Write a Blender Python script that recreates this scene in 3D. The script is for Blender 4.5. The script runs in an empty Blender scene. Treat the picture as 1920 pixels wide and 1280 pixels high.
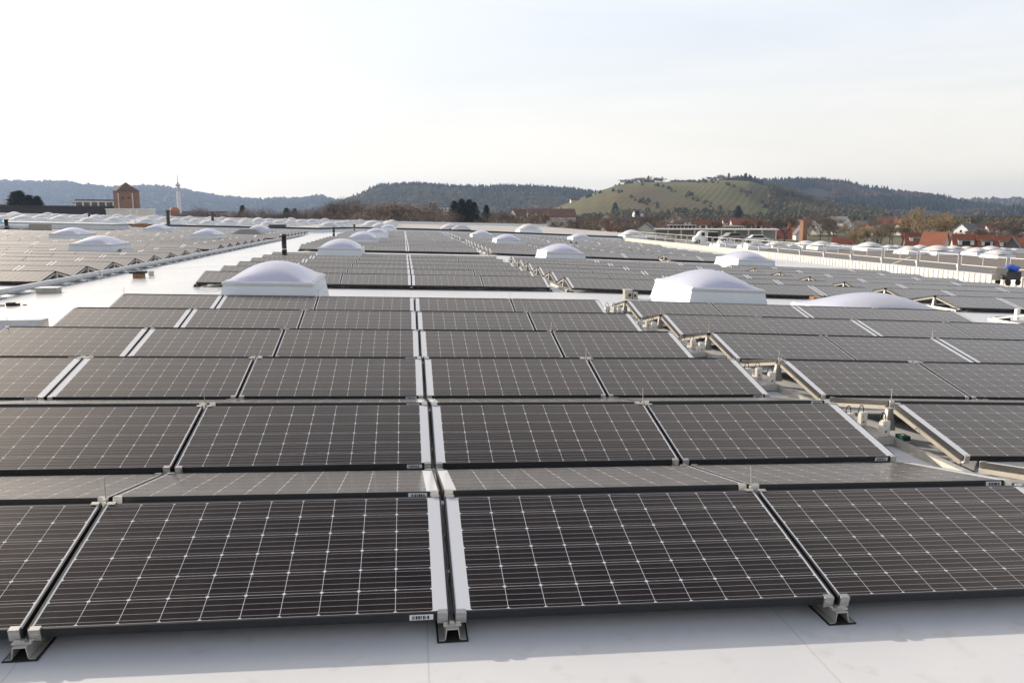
import bpy, math, random
from mathutils import Vector, Matrix, noise
C = bpy.context.scene
COL = C.collection
R = random.Random(7)
rad = math.radians

# ------------------------------------------------------------------ camera
F, PITCH, YAW = 1504.2, 8.92, 7.653
CAM = Vector((-0.193, -3.104, 1.618))
p_, y_ = rad(PITCH), rad(YAW)
FW = Vector((math.sin(y_)*math.cos(p_), math.cos(y_)*math.cos(p_), -math.sin(p_)))
RT = Vector((math.cos(y_), -math.sin(y_), 0))
UP = RT.cross(FW)
cd = bpy.data.cameras.new("camera"); cam = bpy.data.objects.new("camera", cd); COL.objects.link(cam)
m = Matrix((RT, UP, -FW)).transposed().to_4x4(); m.translation = CAM
cam.matrix_world = m
cd.sensor_width = 36; cd.lens = F*36/1920; cd.clip_start = 0.05; cd.clip_end = 30000
C.camera = cam

# ------------------------------------------------------------------ sky and sun
SUN_AZ, SUN_EL = -47.0, 20.0          # azimuth from +Y, negative = left
sd = Vector((math.sin(rad(SUN_AZ))*math.cos(rad(SUN_EL)), math.cos(rad(SUN_AZ))*math.cos(rad(SUN_EL)), math.sin(rad(SUN_EL))))
W = bpy.data.worlds.new("World"); C.world = W; W.use_nodes = True
nt = W.node_tree; N = nt.nodes; L = nt.links; N.clear()
def nd(tree, t, **k):
    n = tree.nodes.new(t)
    for a, b in k.items():
        if a.startswith('i_'): n.inputs[int(a[2:])].default_value = b
        else: setattr(n, a, b)
    return n
out = nd(nt, 'ShaderNodeOutputWorld')
sky = nd(nt, 'ShaderNodeTexSky', sky_type='NISHITA', sun_disc=False, sun_elevation=rad(SUN_EL), sun_rotation=rad(SUN_AZ))
sky.air_density = 1.0; sky.dust_density = 2.0; sky.ozone_density = 1.5
bg1 = nd(nt, 'ShaderNodeBackground'); bg1.inputs[1].default_value = 0.12
L.new(sky.outputs[0], bg1.inputs[0])
tc = nd(nt, 'ShaderNodeTexCoord')
sep = nd(nt, 'ShaderNodeSeparateXYZ'); L.new(tc.outputs['Generated'], sep.inputs[0])
ramp = nd(nt, 'ShaderNodeValToRGB'); L.new(sep.outputs[2], ramp.inputs[0])
e = ramp.color_ramp.elements
e[0].position = 0.0; e[0].color = (1.08, 0.97, 0.76, 1)
e[1].position = 1.0; e[1].color = (0.16, 0.19, 0.26, 1)
for pos, c in ((0.05, (1.06, 0.98, 0.84, 1)), (0.12, (0.95, 0.92, 0.86, 1)), (0.20, (0.86, 0.88, 0.91, 1)), (0.32, (0.78, 0.83, 0.92, 1)), (0.46, (0.92, 0.89, 0.87, 1)), (0.60, (0.90, 0.84, 0.79, 1)), (0.67, (0.36, 0.36, 0.40, 1)), (0.74, (0.15, 0.165, 0.22, 1))):
    q = ramp.color_ramp.elements.new(pos); q.color = c
mp = nd(nt, 'ShaderNodeMapping'); mp.inputs['Scale'].default_value = (1.2, 1.2, 7.0); mp.inputs['Rotation'].default_value = (0.15, 0.12, 0.5)
L.new(tc.outputs['Generated'], mp.inputs[0])
nz = nd(nt, 'ShaderNodeTexNoise'); nz.inputs['Scale'].default_value = 1.6; nz.inputs['Detail'].default_value = 6; nz.inputs['Roughness'].default_value = 0.55; nz.inputs['Distortion'].default_value = 0.5
L.new(mp.outputs[0], nz.inputs[0])
mr = nd(nt, 'ShaderNodeMapRange'); L.new(nz.outputs[0], mr.inputs[0])
mr.inputs[1].default_value = 0.3; mr.inputs[2].default_value = 0.7; mr.inputs[3].default_value = 0.72; mr.inputs[4].default_value = 1.0
dot = nd(nt, 'ShaderNodeVectorMath', operation='DOT_PRODUCT'); L.new(tc.outputs['Generated'], dot.inputs[0]); dot.inputs[1].default_value = sd
mx = nd(nt, 'ShaderNodeMath', operation='MAXIMUM', i_1=0.0); L.new(dot.outputs['Value'], mx.inputs[0])
pw = nd(nt, 'ShaderNodeMath', operation='POWER', i_1=11.0); L.new(mx.outputs[0], pw.inputs[0])
pw2 = nd(nt, 'ShaderNodeMath', operation='POWER', i_1=25.0); L.new(mx.outputs[0], pw2.inputs[0])
sc1 = nd(nt, 'ShaderNodeMath', operation='MULTIPLY', i_1=1.0); L.new(pw.outputs[0], sc1.inputs[0])
sc2 = nd(nt, 'ShaderNodeMath', operation='MULTIPLY', i_1=4.5); L.new(pw2.outputs[0], sc2.inputs[0])
ad = nd(nt, 'ShaderNodeMath', operation='ADD'); L.new(sc1.outputs[0], ad.inputs[0]); L.new(sc2.outputs[0], ad.inputs[1])
gl = nd(nt, 'ShaderNodeVectorMath', operation='SCALE'); gl.inputs[0].default_value = (1.0, 0.83, 0.64); L.new(ad.outputs[0], gl.inputs['Scale'])
va = nd(nt, 'ShaderNodeVectorMath', operation='ADD'); L.new(ramp.outputs[0], va.inputs[0]); L.new(gl.outputs[0], va.inputs[1])
bg2 = nd(nt, 'ShaderNodeBackground'); bg2.inputs[1].default_value = 0.90
L.new(va.outputs[0], bg2.inputs[0])
ms = nd(nt, 'ShaderNodeMixShader'); L.new(mr.outputs[0], ms.inputs[0]); L.new(bg1.outputs[0], ms.inputs[1]); L.new(bg2.outputs[0], ms.inputs[2])
L.new(ms.outputs[0], out.inputs[0])
sl = bpy.data.lights.new("sun", 'SUN'); so = bpy.data.objects.new("sun", sl); COL.objects.link(so)
sl.energy = 4.3; sl.angle = rad(0.7); sl.color = (1.0, 0.87, 0.70)
so.rotation_euler = (-sd).to_track_quat('-Z', 'Y').to_euler()
C.view_settings.view_transform = 'Standard'; C.view_settings.look = 'None'; C.view_settings.gamma = 1; C.view_settings.exposure = 0.38
C.cycles.max_bounces = 6; C.cycles.diffuse_bounces = 3; C.cycles.glossy_bounces = 3; C.cycles.volume_bounces = 0
C.cycles.transmission_bounces = 3; C.cycles.transparent_max_bounces = 6; C.cycles.sample_clamp_indirect = 4

# ------------------------------------------------------------------ helpers
def ray(x, y):
    return FW + RT*((x-960)/F) + UP*((640-y)/F)
def pt(x, y, D):
    return CAM + ray(x, y)*D
def unz(x, y, z):
    r = ray(x, y); return CAM + r*((z-CAM.z)/r.z)
def zr(X):                       # roof fall, at the level of the panels' lower edges
    if X < -8.5: return 0.05 + (-8.5-X)*0.0235
    if X < -5.0: return 0.05 + (X+8.5)/3.5*0.083
    if X < 3.5: return -0.0266*X
    return -0.0931 - 0.043*(X-3.5)
RZ = 0.10                        # the membrane lies this far below
def unroof(x, y, h=0.0):         # pixel -> point h above panel level
    z = h
    for _ in range(25):
        q = unz(x, y, z); z = 0.5*z + 0.5*(zr(q.x)+h)
    return q
def proj(v):
    d = v-CAM; w = d.dot(FW)
    return (960+F*d.dot(RT)/w, 640-F*d.dot(UP)/w, w)
ORD = "zeroth first second third fourth fifth sixth seventh eighth ninth tenth eleventh twelfth thirteenth fourteenth fifteenth sixteenth seventeenth eighteenth nineteenth twentieth".split()
TENS = {2: 'twenty', 3: 'thirty', 4: 'forty', 5: 'fifty', 6: 'sixty'}
def ordn(n):
    if n <= 20: return ORD[n]
    if n % 10 == 0: return {3: 'thirtieth', 4: 'fortieth', 5: 'fiftieth', 6: 'sixtieth'}[n//10]
    return TENS[n//10]+'-'+ORD[n % 10]

class MB:
    def __init__(s): s.v = []; s.f = []; s.uv = []; s.hasuv = False
    def face(s, pts, uv=None):
        b = len(s.v); s.v += [tuple(p) for p in pts]; s.f.append(tuple(range(b, b+len(pts))))
        if uv: s.hasuv = True
        s.uv.append(uv or [(0, 0)]*len(pts))
    def hexa(s, c):              # 8 corners: bottom ring 0-3, top ring 4-7
        b = len(s.v); s.v += [tuple(p) for p in c]
        for f in ((3, 2, 1, 0), (4, 5, 6, 7), (0, 1, 5, 4), (1, 2, 6, 5), (2, 3, 7, 6), (3, 0, 4, 7)):
            s.f.append(tuple(b+i for i in f)); s.uv.append([(0, 0)]*4)
    def box(s, x0, x1, y0, y1, z0, z1):
        s.hexa([(x0, y0, z0), (x1, y0, z0), (x1, y1, z0), (x0, y1, z0), (x0, y0, z1), (x1, y0, z1), (x1, y1, z1), (x0, y1, z1)])
    def taper(s, w0, l0, z0, w1, l1, z1):
        s.hexa([(-w0/2, -l0/2, z0), (w0/2, -l0/2, z0), (w0/2, l0/2, z0), (-w0/2, l0/2, z0), (-w1/2, -l1/2, z1), (w1/2, -l1/2, z1), (w1/2, l1/2, z1), (-w1/2, l1/2, z1)])
    def beam(s, a, b, w, h):     # box beam from a to b, w sideways, h vertical
        a = Vector(a); b = Vector(b); d = (b-a).normalized()
        side = d.cross(Vector((0, 0, 1)))
        if side.length < 1e-4: side = Vector((1, 0, 0))
        side.normalize(); up = side.cross(d)
        o = []
        for p in (a, b):
            o.append([p-side*w/2-up*h/2, p+side*w/2-up*h/2, p+side*w/2+up*h/2, p-side*w/2+up*h/2])
        s.hexa([o[0][0], o[0][1], o[1][1], o[1][0], o[0][3], o[0][2], o[1][2], o[1][3]])
    def tube(s, a, b, r0, r1=None, n=8, caps=True):
        r1 = r0 if r1 is None else r1
        a = Vector(a); b = Vector(b); d = (b-a).normalized()
        u = d.orthogonal().normalized(); w = d.cross(u)
        k = len(s.v)
        for p, r in ((a, r0), (b, r1)):
            for i in range(n):
                t = 2*math.pi*i/n; s.v.append(tuple(p+u*math.cos(t)*r+w*math.sin(t)*r))
        for i in range(n):
            j = (i+1) % n; s.f.append((k+i, k+j, k+n+j, k+n+i)); s.uv.append([(0, 0)]*4)
        if caps:
            s.f.append(tuple(k+n-1-i for i in range(n))); s.uv.append([(0, 0)]*n)
            s.f.append(tuple(k+n+i for i in range(n))); s.uv.append([(0, 0)]*n)
    def lathe(s, prof, n=12, c=(0, 0, 0)):
        k = len(s.v)
        for r, z in prof:
            for i in range(n):
                t = 2*math.pi*(i+.5)/n; s.v.append((c[0]+r*math.cos(t), c[1]+r*math.sin(t), c[2]+z))
        for q in range(len(prof)-1):
            for i in range(n):
                j = (i+1) % n; s.f.append((k+q*n+i, k+q*n+j, k+(q+1)*n+j, k+(q+1)*n+i)); s.uv.append([(0, 0)]*4)
    def grid(s, fn, nu, nv):
        k = len(s.v)
        for i in range(nu+1):
            for j in range(nv+1): s.v.append(tuple(fn(i/nu, j/nv)))
        for i in range(nu):
            for j in range(nv):
                a = k+i*(nv+1)+j; s.f.append((a, a+nv+1, a+nv+2, a+1)); s.uv.append([(0, 0)]*4)
    def mesh(s, name, mats, smooth=False):
        me = bpy.data.meshes.new(name); me.from_pydata(s.v, [], s.f)
        if s.hasuv:
            l = me.uv_layers.new(name="UVMap"); fl = []
            for u in s.uv:
                for a in u: fl += [a[0], a[1]]
            l.data.foreach_set('uv', fl)
        for q in (mats if isinstance(mats, (list, tuple)) else [mats]): me.materials.append(q)
        if smooth: me.polygons.foreach_set('use_smooth', [True]*len(me.polygons))
        me.update(); return me
    def build(s, name, mats, parent=None, smooth=False):
        return link(name, s.mesh(name, mats, smooth), parent)
def link(name, data, parent=None, loc=None):
    o = bpy.data.objects.new(name, data); COL.objects.link(o)
    if parent: o.parent = parent
    if loc is not None: o.location = loc
    return o
def thing(name, label, cat, loc=(0, 0, 0), rz=0, group=None, data=None):
    o = link(name, data, None, loc); o.rotation_euler = (0, 0, rz)
    o['label'] = label; o['category'] = cat
    if group: o['group'] = group
    return o
def tag(o, label, cat, group=None, kind=None):
    if label: o['label'] = label
    if cat: o['category'] = cat
    if group: o['group'] = group
    if kind: o['kind'] = kind
    return o
def struct(o): o['kind'] = 'structure'; return o
def dup(root, loc=None, rz=None):
    r = root.copy(); COL.objects.link(r)
    if loc is not None: r.location = loc
    if rz is not None: r.rotation_euler = (0, 0, rz)
    for ch in list(root.children):
        c = ch.copy(); COL.objects.link(c); c.parent = r
        for g in list(ch.children):
            d = g.copy(); COL.objects.link(d); d.parent = c
    return r

# ------------------------------------------------------------------ materials
def mat(name, col, rough=0.6, metal=0.0, spec=0.5, var=0.0, scale=6.0, bump=0.0, coat=0.0, objvar=0.0, wear=None):
    M = bpy.data.materials.new(name); M.use_nodes = True
    t = M.node_tree; b = t.nodes['Principled BSDF']
    b.inputs['Base Color'].default_value = (*col, 1); b.inputs['Roughness'].default_value = rough
    b.inputs['Metallic'].default_value = metal; b.inputs['Specular IOR Level'].default_value = spec
    b.inputs['Coat Weight'].default_value = coat
    if var or bump or objvar:
        tx = nd(t, 'ShaderNodeTexCoord')
        n = nd(t, 'ShaderNodeTexNoise'); n.inputs['Scale'].default_value = scale; n.inputs['Detail'].default_value = 5; n.inputs['Roughness'].default_value = .6
        t.links.new(tx.outputs['Object'], n.inputs[0])
        r = nd(t, 'ShaderNodeMapRange'); t.links.new(n.outputs[0], r.inputs[0])
        r.inputs[1].default_value = .25; r.inputs[2].default_value = .75; r.inputs[3].default_value = 1-var; r.inputs[4].default_value = 1+var
        src = r.outputs[0]
        if objvar:
            oi = nd(t, 'ShaderNodeObjectInfo'); r2 = nd(t, 'ShaderNodeMapRange'); t.links.new(oi.outputs['Random'], r2.inputs[0])
            r2.inputs[3].default_value = 1-objvar; r2.inputs[4].default_value = 1+objvar
            mm = nd(t, 'ShaderNodeMath', operation='MULTIPLY'); t.links.new(src, mm.inputs[0]); t.links.new(r2.outputs[0], mm.inputs[1]); src = mm.outputs[0]
        v = nd(t, 'ShaderNodeVectorMath', operation='SCALE'); v.inputs[0].default_value = col; t.links.new(src, v.inputs['Scale'])
        t.links.new(v.outputs[0], b.inputs['Base Color'])
        if bump:
            bp = nd(t, 'ShaderNodeBump'); bp.inputs['Strength'].default_value = bump; bp.inputs['Distance'].default_value = .02
            t.links.new(n.outputs[0], bp.inputs['Height']); t.links.new(bp.outputs[0], b.inputs['Normal'])
    return M
M_black = mat('black anodised frame', (0.018, 0.018, 0.02), 0.42, 0, .5, var=.25, scale=9)
M_alu = mat('brushed aluminium', (0.62, 0.61, 0.58), 0.38, .85, var=.12, scale=20)
M_alu2 = mat('dull aluminium', (0.50, 0.49, 0.46), 0.5, .6, var=.15, scale=14)
M_zinc = mat('galvanised steel', (0.46, 0.48, 0.50), 0.42, .7, var=.15, scale=8)
M_rub = mat('black rubber', (0.02, 0.02, 0.022), 0.8, var=.2)
M_white = mat('white painted metal', (0.74, 0.76, 0.79), 0.35, var=.05, scale=3)
M_curb = mat('white curb plastic', (0.72, 0.77, 0.82), 0.4, var=.05, scale=3)
M_box = mat('white enclosure plastic', (0.78, 0.76, 0.70), 0.45, var=.06)
M_red = mat('dark red enclosure side', (0.22, 0.06, 0.03), 0.5)
M_green = mat('green circuit cover', (0.015, 0.07, 0.045), 0.45)
M_cable = mat('black cable', (0.02, 0.02, 0.02), 0.5)
M_brown = mat('brown cardboard', (0.26, 0.13, 0.07), 0.8, var=.3, scale=12)
M_beige = mat('beige painted steel', (0.36, 0.335, 0.29), 0.5, var=.15, scale=10)
M_blue = mat('blue tarpaulin', (0.02, 0.10, 0.55), 0.45, var=.2, scale=9, bump=.6)
M_cyan = mat('pale blue sheeting', (0.25, 0.62, 0.80), 0.45, var=.15)
M_dark = mat('charcoal plastic', (0.025, 0.027, 0.032), 0.5, var=.2)
M_rail = mat('white railing paint', (0.50, 0.49, 0.47), 0.4, var=.06)
M_sticker = mat('sticker paper', (0.72, 0.74, 0.76), 0.5)
M_ink = mat('printed ink', (0.03, 0.03, 0.035), 0.6)

def node_panel():
    M = bpy.data.materials.new('solar cell glass'); M.use_nodes = True
    t = M.node_tree; b = t.nodes['Principled BSDF']
    uv = nd(t, 'ShaderNodeUVMap'); uv.uv_map = 'UVMap'
    sp = nd(t, 'ShaderNodeSeparateXYZ'); t.links.new(uv.outputs[0], sp.inputs[0])
    def mth(op, a, bb=None, cc=None):
        n = nd(t, 'ShaderNodeMath', operation=op)
        for i, q in enumerate((a, bb, cc)):
            if q is None: continue
            if isinstance(q, (int, float)): n.inputs[i].default_value = q
            else: t.links.new(q, n.inputs[i])
        return n.outputs[0]
    u, v = sp.outputs[0], sp.outputs[1]
    # u: 0..10 cells, v: 0..6 cells (in cell units)
    def gap(c, w):
        fr = mth('FRACT', c); dd = mth('MINIMUM', fr, mth('SUBTRACT', 1.0, fr)); return dd
    du, dv = gap(u, 0), gap(v, 0)
    inu = mth('MULTIPLY', mth('GREATER_THAN', u, 0.0), mth('LESS_THAN', u, 10.0))
    inv = mth('MULTIPLY', mth('GREATER_THAN', v, 0.0), mth('LESS_THAN', v, 6.0))
    cell = mth('MULTIPLY', inu, inv)
    gv = mth('LESS_THAN', du, 0.0068)                      # white gaps between columns
    gh = mth('LESS_THAN', dv, 0.0062)
    kn = mth('LESS_THAN', mth('ADD', du, dv), 0.065)       # clipped cell corners
    fv = mth('FRACT', mth('MULTIPLY', v, 4.0))
    bb = mth('LESS_THAN', mth('ABSOLUTE', mth('SUBTRACT', fv, 0.5)), 0.032)
    white = mth('MAXIMUM', mth('MAXIMUM', gv, gh), kn)
    white = mth('MAXIMUM', white, mth('SUBTRACT', 1.0, cell))
    oi = nd(t, 'ShaderNodeObjectInfo')
    cr = nd(t, 'ShaderNodeValToRGB'); t.links.new(oi.outputs['Random'], cr.inputs[0])
    cr.color_ramp.elements[0].color = (0.011, 0.006, 0.005, 1); cr.color_ramp.elements[1].color = (0.007, 0.005, 0.007, 1)
    # each cell a shade of its own
    fl = nd(t, 'ShaderNodeVectorMath', operation='FLOOR'); t.links.new(uv.outputs[0], fl.inputs[0])
    ov = nd(t, 'ShaderNodeVectorMath', operation='ADD'); t.links.new(fl.outputs[0], ov.inputs[0]); t.links.new(oi.outputs['Location'], ov.inputs[1])
    wn = nd(t, 'ShaderNodeTexWhiteNoise'); t.links.new(ov.outputs[0], wn.inputs[0])
    cs = nd(t, 'ShaderNodeVectorMath', operation='SCALE'); t.links.new(cr.outputs[0], cs.inputs[0])
    t.links.new(mth('ADD', 0.6, mth('MULTIPLY', wn.outputs['Value'], 0.8)), cs.inputs['Scale'])
    m1 = nd(t, 'ShaderNodeMixRGB'); t.links.new(bb, m1.inputs[0]); t.links.new(cs.outputs[0], m1.inputs[1]); m1.inputs[2].default_value = (0.36, 0.34, 0.32, 1)
    m2 = nd(t, 'ShaderNodeMixRGB'); t.links.new(white, m2.inputs[0]); t.links.new(m1.outputs[0], m2.inputs[1]); m2.inputs[2].default_value = (0.68, 0.71, 0.76, 1)
    # dust
    tx = nd(t, 'ShaderNodeTexCoord'); nz = nd(t, 'ShaderNodeTexNoise'); nz.inputs['Scale'].default_value = 3.0; nz.inputs['Detail'].default_value = 6
    t.links.new(tx.outputs['Object'], nz.inputs[0])
    m3 = nd(t, 'ShaderNodeMixRGB'); mps = nd(t, 'ShaderNodeMapping'); mps.inputs['Scale'].default_value = (9, .8, 1); t.links.new(tx.outputs['Object'], mps.inputs[0])
    nst = nd(t, 'ShaderNodeTexNoise'); nst.inputs['Scale'].default_value = 2.5; nst.inputs['Detail'].default_value = 5; t.links.new(mps.outputs[0], nst.inputs[0])
    t.links.new(mth('MULTIPLY', mth('POWER', mth('MULTIPLY', mth('ADD', nz.outputs[0], nst.outputs[0]), mth('ADD', .8, mth('MULTIPLY', oi.outputs['Random'], .35))), 4.0), 0.012), m3.inputs[0]); t.links.new(m2.outputs[0], m3.inputs[1]); m3.inputs[2].default_value = (0.40, 0.36, 0.31, 1)
    t.links.new(m3.outputs[0], b.inputs['Base Color'])
    t.links.new(mth('ADD', mth('ADD', 0.11, mth('MULTIPLY', oi.outputs['Random'], .05)), mth('MULTIPLY', nz.outputs[0], 0.09)), b.inputs['Roughness'])
    b.inputs['IOR'].default_value = 1.43; b.inputs['Sheen Weight'].default_value = .11; b.inputs['Sheen Roughness'].default_value = .27; b.inputs['Sheen Tint'].default_value = (1.0, .95, .89, 1); b.inputs['Specular Tint'].default_value = (1.0, .95, .92, 1)
    return M
M_cell = node_panel()

def node_roof():
    M = bpy.data.materials.new('roof membrane'); M.use_nodes = True
    t = M.node_tree; b = t.nodes['Principled BSDF']
    tx = nd(t, 'ShaderNodeTexCoord')
    sp = nd(t, 'ShaderNodeSeparateXYZ'); t.links.new(tx.outputs['Object'], sp.inputs[0])
    n1 = nd(t, 'ShaderNodeTexNoise'); n1.inputs['Scale'].default_value = .35; n1.inputs['Detail'].default_value = 7; n1.inputs['Roughness'].default_value = .62
    t.links.new(tx.outputs['Object'], n1.inputs[0])
    n2 = nd(t, 'ShaderNodeTexNoise'); n2.inputs['Scale'].default_value = 9; n2.inputs['Detail'].default_value = 5
    t.links.new(tx.outputs['Object'], n2.inputs[0])
    cr = nd(t, 'ShaderNodeValToRGB'); t.links.new(n1.outputs[0], cr.inputs[0])
    cr.color_ramp.elements[0].position = .3; cr.color_ramp.elements[0].color = (.56, .58, .61, 1)
    cr.color_ramp.elements[1].position = .66; cr.color_ramp.elements[1].color = (.69, .71, .735, 1)
    def mth(op, a, bb=None):
        n = nd(t, 'ShaderNodeMath', operation=op)
        for i, q in enumerate((a, bb)):
            if q is None: continue
            if isinstance(q, (int, float)): n.inputs[i].default_value = q
            else: t.links.new(q, n.inputs[i])
        return n.outputs[0]
    # welded seams every 1.55 m, slightly wavering
    wob = mth('MULTIPLY', mth('SUBTRACT', n1.outputs[0], .5), .06)
    fr = mth('FRACT', mth('DIVIDE', mth('ADD', mth('ADD', sp.outputs[0], .13), wob), 1.55))
    seam = mth('LESS_THAN', fr, .006)
    seamw = mth('LESS_THAN', fr, .05)
    m1 = nd(t, 'ShaderNodeMixRGB'); m1.blend_type = 'MULTIPLY'; t.links.new(mth('MULTIPLY', seam, .22), m1.inputs[0]); t.links.new(cr.outputs[0], m1.inputs[1]); m1.inputs[2].default_value = (.3, .3, .3, 1)
    # thin dirt
    d = nd(t, 'ShaderNodeMapRange'); t.links.new(n2.outputs[0], d.inputs[0]); d.inputs[1].default_value = .58; d.inputs[2].default_value = .8; d.inputs[3].default_value = 0; d.inputs[4].default_value = .4
    m2 = nd(t, 'ShaderNodeMixRGB'); t.links.new(d.outputs[0], m2.inputs[0]); t.links.new(m1.outputs[0], m2.inputs[1]); m2.inputs[2].default_value = (.42, .40, .36, 1)
    t.links.new(m2.outputs[0], b.inputs['Base Color'])
    # wet patches in the valley strip are glossier
    mpp = nd(t, 'ShaderNodeMapping'); mpp.inputs['Scale'].default_value = (1.0, .28, 1); t.links.new(tx.outputs['Object'], mpp.inputs[0])
    n3 = nd(t, 'ShaderNodeTexNoise'); n3.inputs['Scale'].default_value = .8; n3.inputs['Detail'].default_value = 4; t.links.new(mpp.outputs[0], n3.inputs[0])
    # wetness grows towards the drain line at x = -7.5
    wx = mth('SUBTRACT', 1.0, mth('MULTIPLY', mth('ABSOLUTE', mth('ADD', sp.outputs[0], 7.0)), .22))
    wet = nd(t, 'ShaderNodeMapRange'); t.links.new(mth('ADD', n3.outputs[0], mth('MULTIPLY', mth('MAXIMUM', wx, -.35), .38)), wet.inputs[0])
    wet.inputs[1].default_value = .60; wet.inputs[2].default_value = .68; wet.inputs[3].default_value = .46; wet.inputs[4].default_value = .20
    t.links.new(wet.outputs[0], b.inputs['Roughness'])
    bp = nd(t, 'ShaderNodeBump'); bp.inputs['Strength'].default_value = .4; bp.inputs['Distance'].default_value = .02
    t.links.new(mth('ADD', mth('MULTIPLY', n1.outputs[0], .8), mth('MULTIPLY', seamw, .12)), bp.inputs['Height'])
    t.links.new(bp.outputs[0], b.inputs['Normal'])
    return M
M_roof = node_roof()

# ------------------------------------------------------------------ main roof
GROUND = -9.0
Y_FAR = 79.0
X_R = 22.5
def roof_strip():
    b = MB(); xs = [-75, -60, -40, -25, -15, -8.5, -5, 0, 3.5, 8, 13, 18, X_R]
    ys = [-9 + i*4 for i in range(23)]; ys[-1] = Y_FAR
    k = 0
    for x in xs:
        for y in ys: b.v.append((x, y, zr(x)-RZ))
    n = len(ys)
    for i in range(len(xs)-1):
        for j in range(n-1):
            b.f.append((i*n+j, (i+1)*n+j, (i+1)*n+j+1, i*n+j+1)); b.uv.append([(0, 0)]*4)
    return b
struct(roof_strip().build('roof_deck', M_roof))
M_wallw = mat('light plaster wall', (.60, .61, .63), .7, var=.06, scale=.5)
M_wallg = mat('grey wall cladding', (.30, .31, .33), .6, var=.08, scale=.5)
b = MB()                                                # hall under the roof
b.hexa([(-75, -9, GROUND), (X_R+.2, -9, GROUND), (X_R+.2, Y_FAR, GROUND), (-75, Y_FAR, GROUND),
        (-75, -9, -1.3), (X_R+.2, -9, -1.3), (X_R+.2, Y_FAR, -1.3), (-75, Y_FAR, -1.3)])
o = b.build('factory_hall', M_wallg); tag(o, 'long grey factory hall below the white solar roof', 'hall')

# ------------------------------------------------------------------ solar panels
PL, PW, PT = 1.60, 0.88, 0.038        # panel length, width, thickness
TENT, DH, HR = 2.029, 0.859, 0.19
TILT = math.atan2(HR, DH)
BD = .905
BL = .012                             # the away-facing panels' low edges sit this much higher
def panel_meshes(wide_right):
    hx = PL/2-.008
    wide = .062; nar = .012
    x0 = -hx+.004; x1 = hx-.004
    cu = (x1-x0-wide-nar)/10
    c0 = x0 + (nar if wide_right else wide)
    y0, y1 = .004, PW-.004
    cv = (y1-y0-.016)/6; d0 = y0+.008
    g = MB()
    def U(x, y): return ((x-c0)/cu, (y-d0)/cv)
    g.face([(x0, y0, 0), (x1, y0, 0), (x1, y1, 0), (x0, y1, 0)], [U(x0, y0), U(x1, y0), U(x1, y1), U(x0, y1)])
    gm = g.mesh('cell_glass', M_cell)
    f = MB(); t = .0012
    f.box(-hx, hx, 0, .010, -PT, t); f.box(-hx, hx, PW-.010, PW, -PT, t)
    f.box(-hx, -hx+.008, .010, PW-.010, -PT, t); f.box(hx-.008, hx, .010, PW-.010, -PT, t)
    f.face([(-hx+.008, .01, -.008), (-hx+.008, PW-.01, -.008), (hx-.008, PW-.01, -.008), (hx-.008, .01, -.008)])
    fm = f.mesh('frame', M_black)
    s = MB(); ink = MB()
    sx = hx-.16 if wide_right else -hx+.065
    yy = -.0015 if wide_right else PW+.0015
    s.box(sx, sx+.095, min(0, yy) if wide_right else PW, 0 if wide_right else yy, -.033, -.006)
    yi = -.0030 if wide_right else PW+.0030
    rr = random.Random(3); x = sx+.010
    while x < sx+.082:
        w = rr.choice((.0025, .004, .007)); a, c = (yi, -.0015) if wide_right else (PW+.0015, yi)
        ink.box(x, x+w, a, c, -.028, -.011); x += w+rr.choice((.003, .005))
    return gm, fm, s.mesh('sticker', M_sticker), ink.mesh('barcode', M_ink)
PM = {True: panel_meshes(True), False: panel_meshes(False)}
cl = MB(); cl.box(-.021, .021, -.011, -.0005, -.044, .0035); cl.box(-.019, .019, -.010, .014, .0038, .0055); cl.box(-.016, .016, -.013, -.0111, -.020, -.014)
clampm = cl.mesh('clamp', M_alu)
def panel(x0, x1, Y, back, wide_plus, slope, detail, label, group):
    xc = (x0+x1)/2; z = zr(xc)+(BL if back else 0)
    roll = math.atan(slope)
    var = wide_plus != back
    if not back:
        T = Matrix.Translation((xc, Y, z)) @ Matrix.Rotation(-roll, 4, 'Y') @ Matrix.Rotation(TILT, 4, 'X')
        sy = 1
    else:
        T = Matrix.Translation((xc, Y, z)) @ Matrix.Rotation(-roll, 4, 'Y') @ Matrix.Rotation(math.pi, 4, 'Z') @ Matrix.Rotation(math.atan2(HR-BL, BD), 4, 'X')
        sy = math.hypot(BD, HR-BL)/PW
    jit = Matrix.Rotation(rad(R.uniform(-.22, .22)), 4, 'X') @ Matrix.Rotation(rad(R.uniform(-.15, .15)), 4, 'Y')
    T = T @ jit @ Matrix.Diagonal(((x1-x0)/PL, sy, 1, 1))
    r = link('solar_panel', None); r.matrix_world = T; r.empty_display_size = .2
    tag(r, label, 'solar panel', group)
    gm, fm, sm, im = PM[var]
    link('cell_glass', gm, r); link('frame', fm, r)
    if detail >= 1:
        near_edge_has = (not back and var) or (back and not var)
        if near_edge_has:
            s = link('sticker', sm, r)
            link('barcode', im, s)
    if detail >= 2:
        for sx in (-1, 1):
            for yy in (0, 1):
                c = link('clamp', clampm, r); c.location = (sx*(PL/2-.036), PW if yy else 0, 0)
                if yy: c.rotation_euler = (0, 0, math.pi)
    return r
far = MB()
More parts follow.
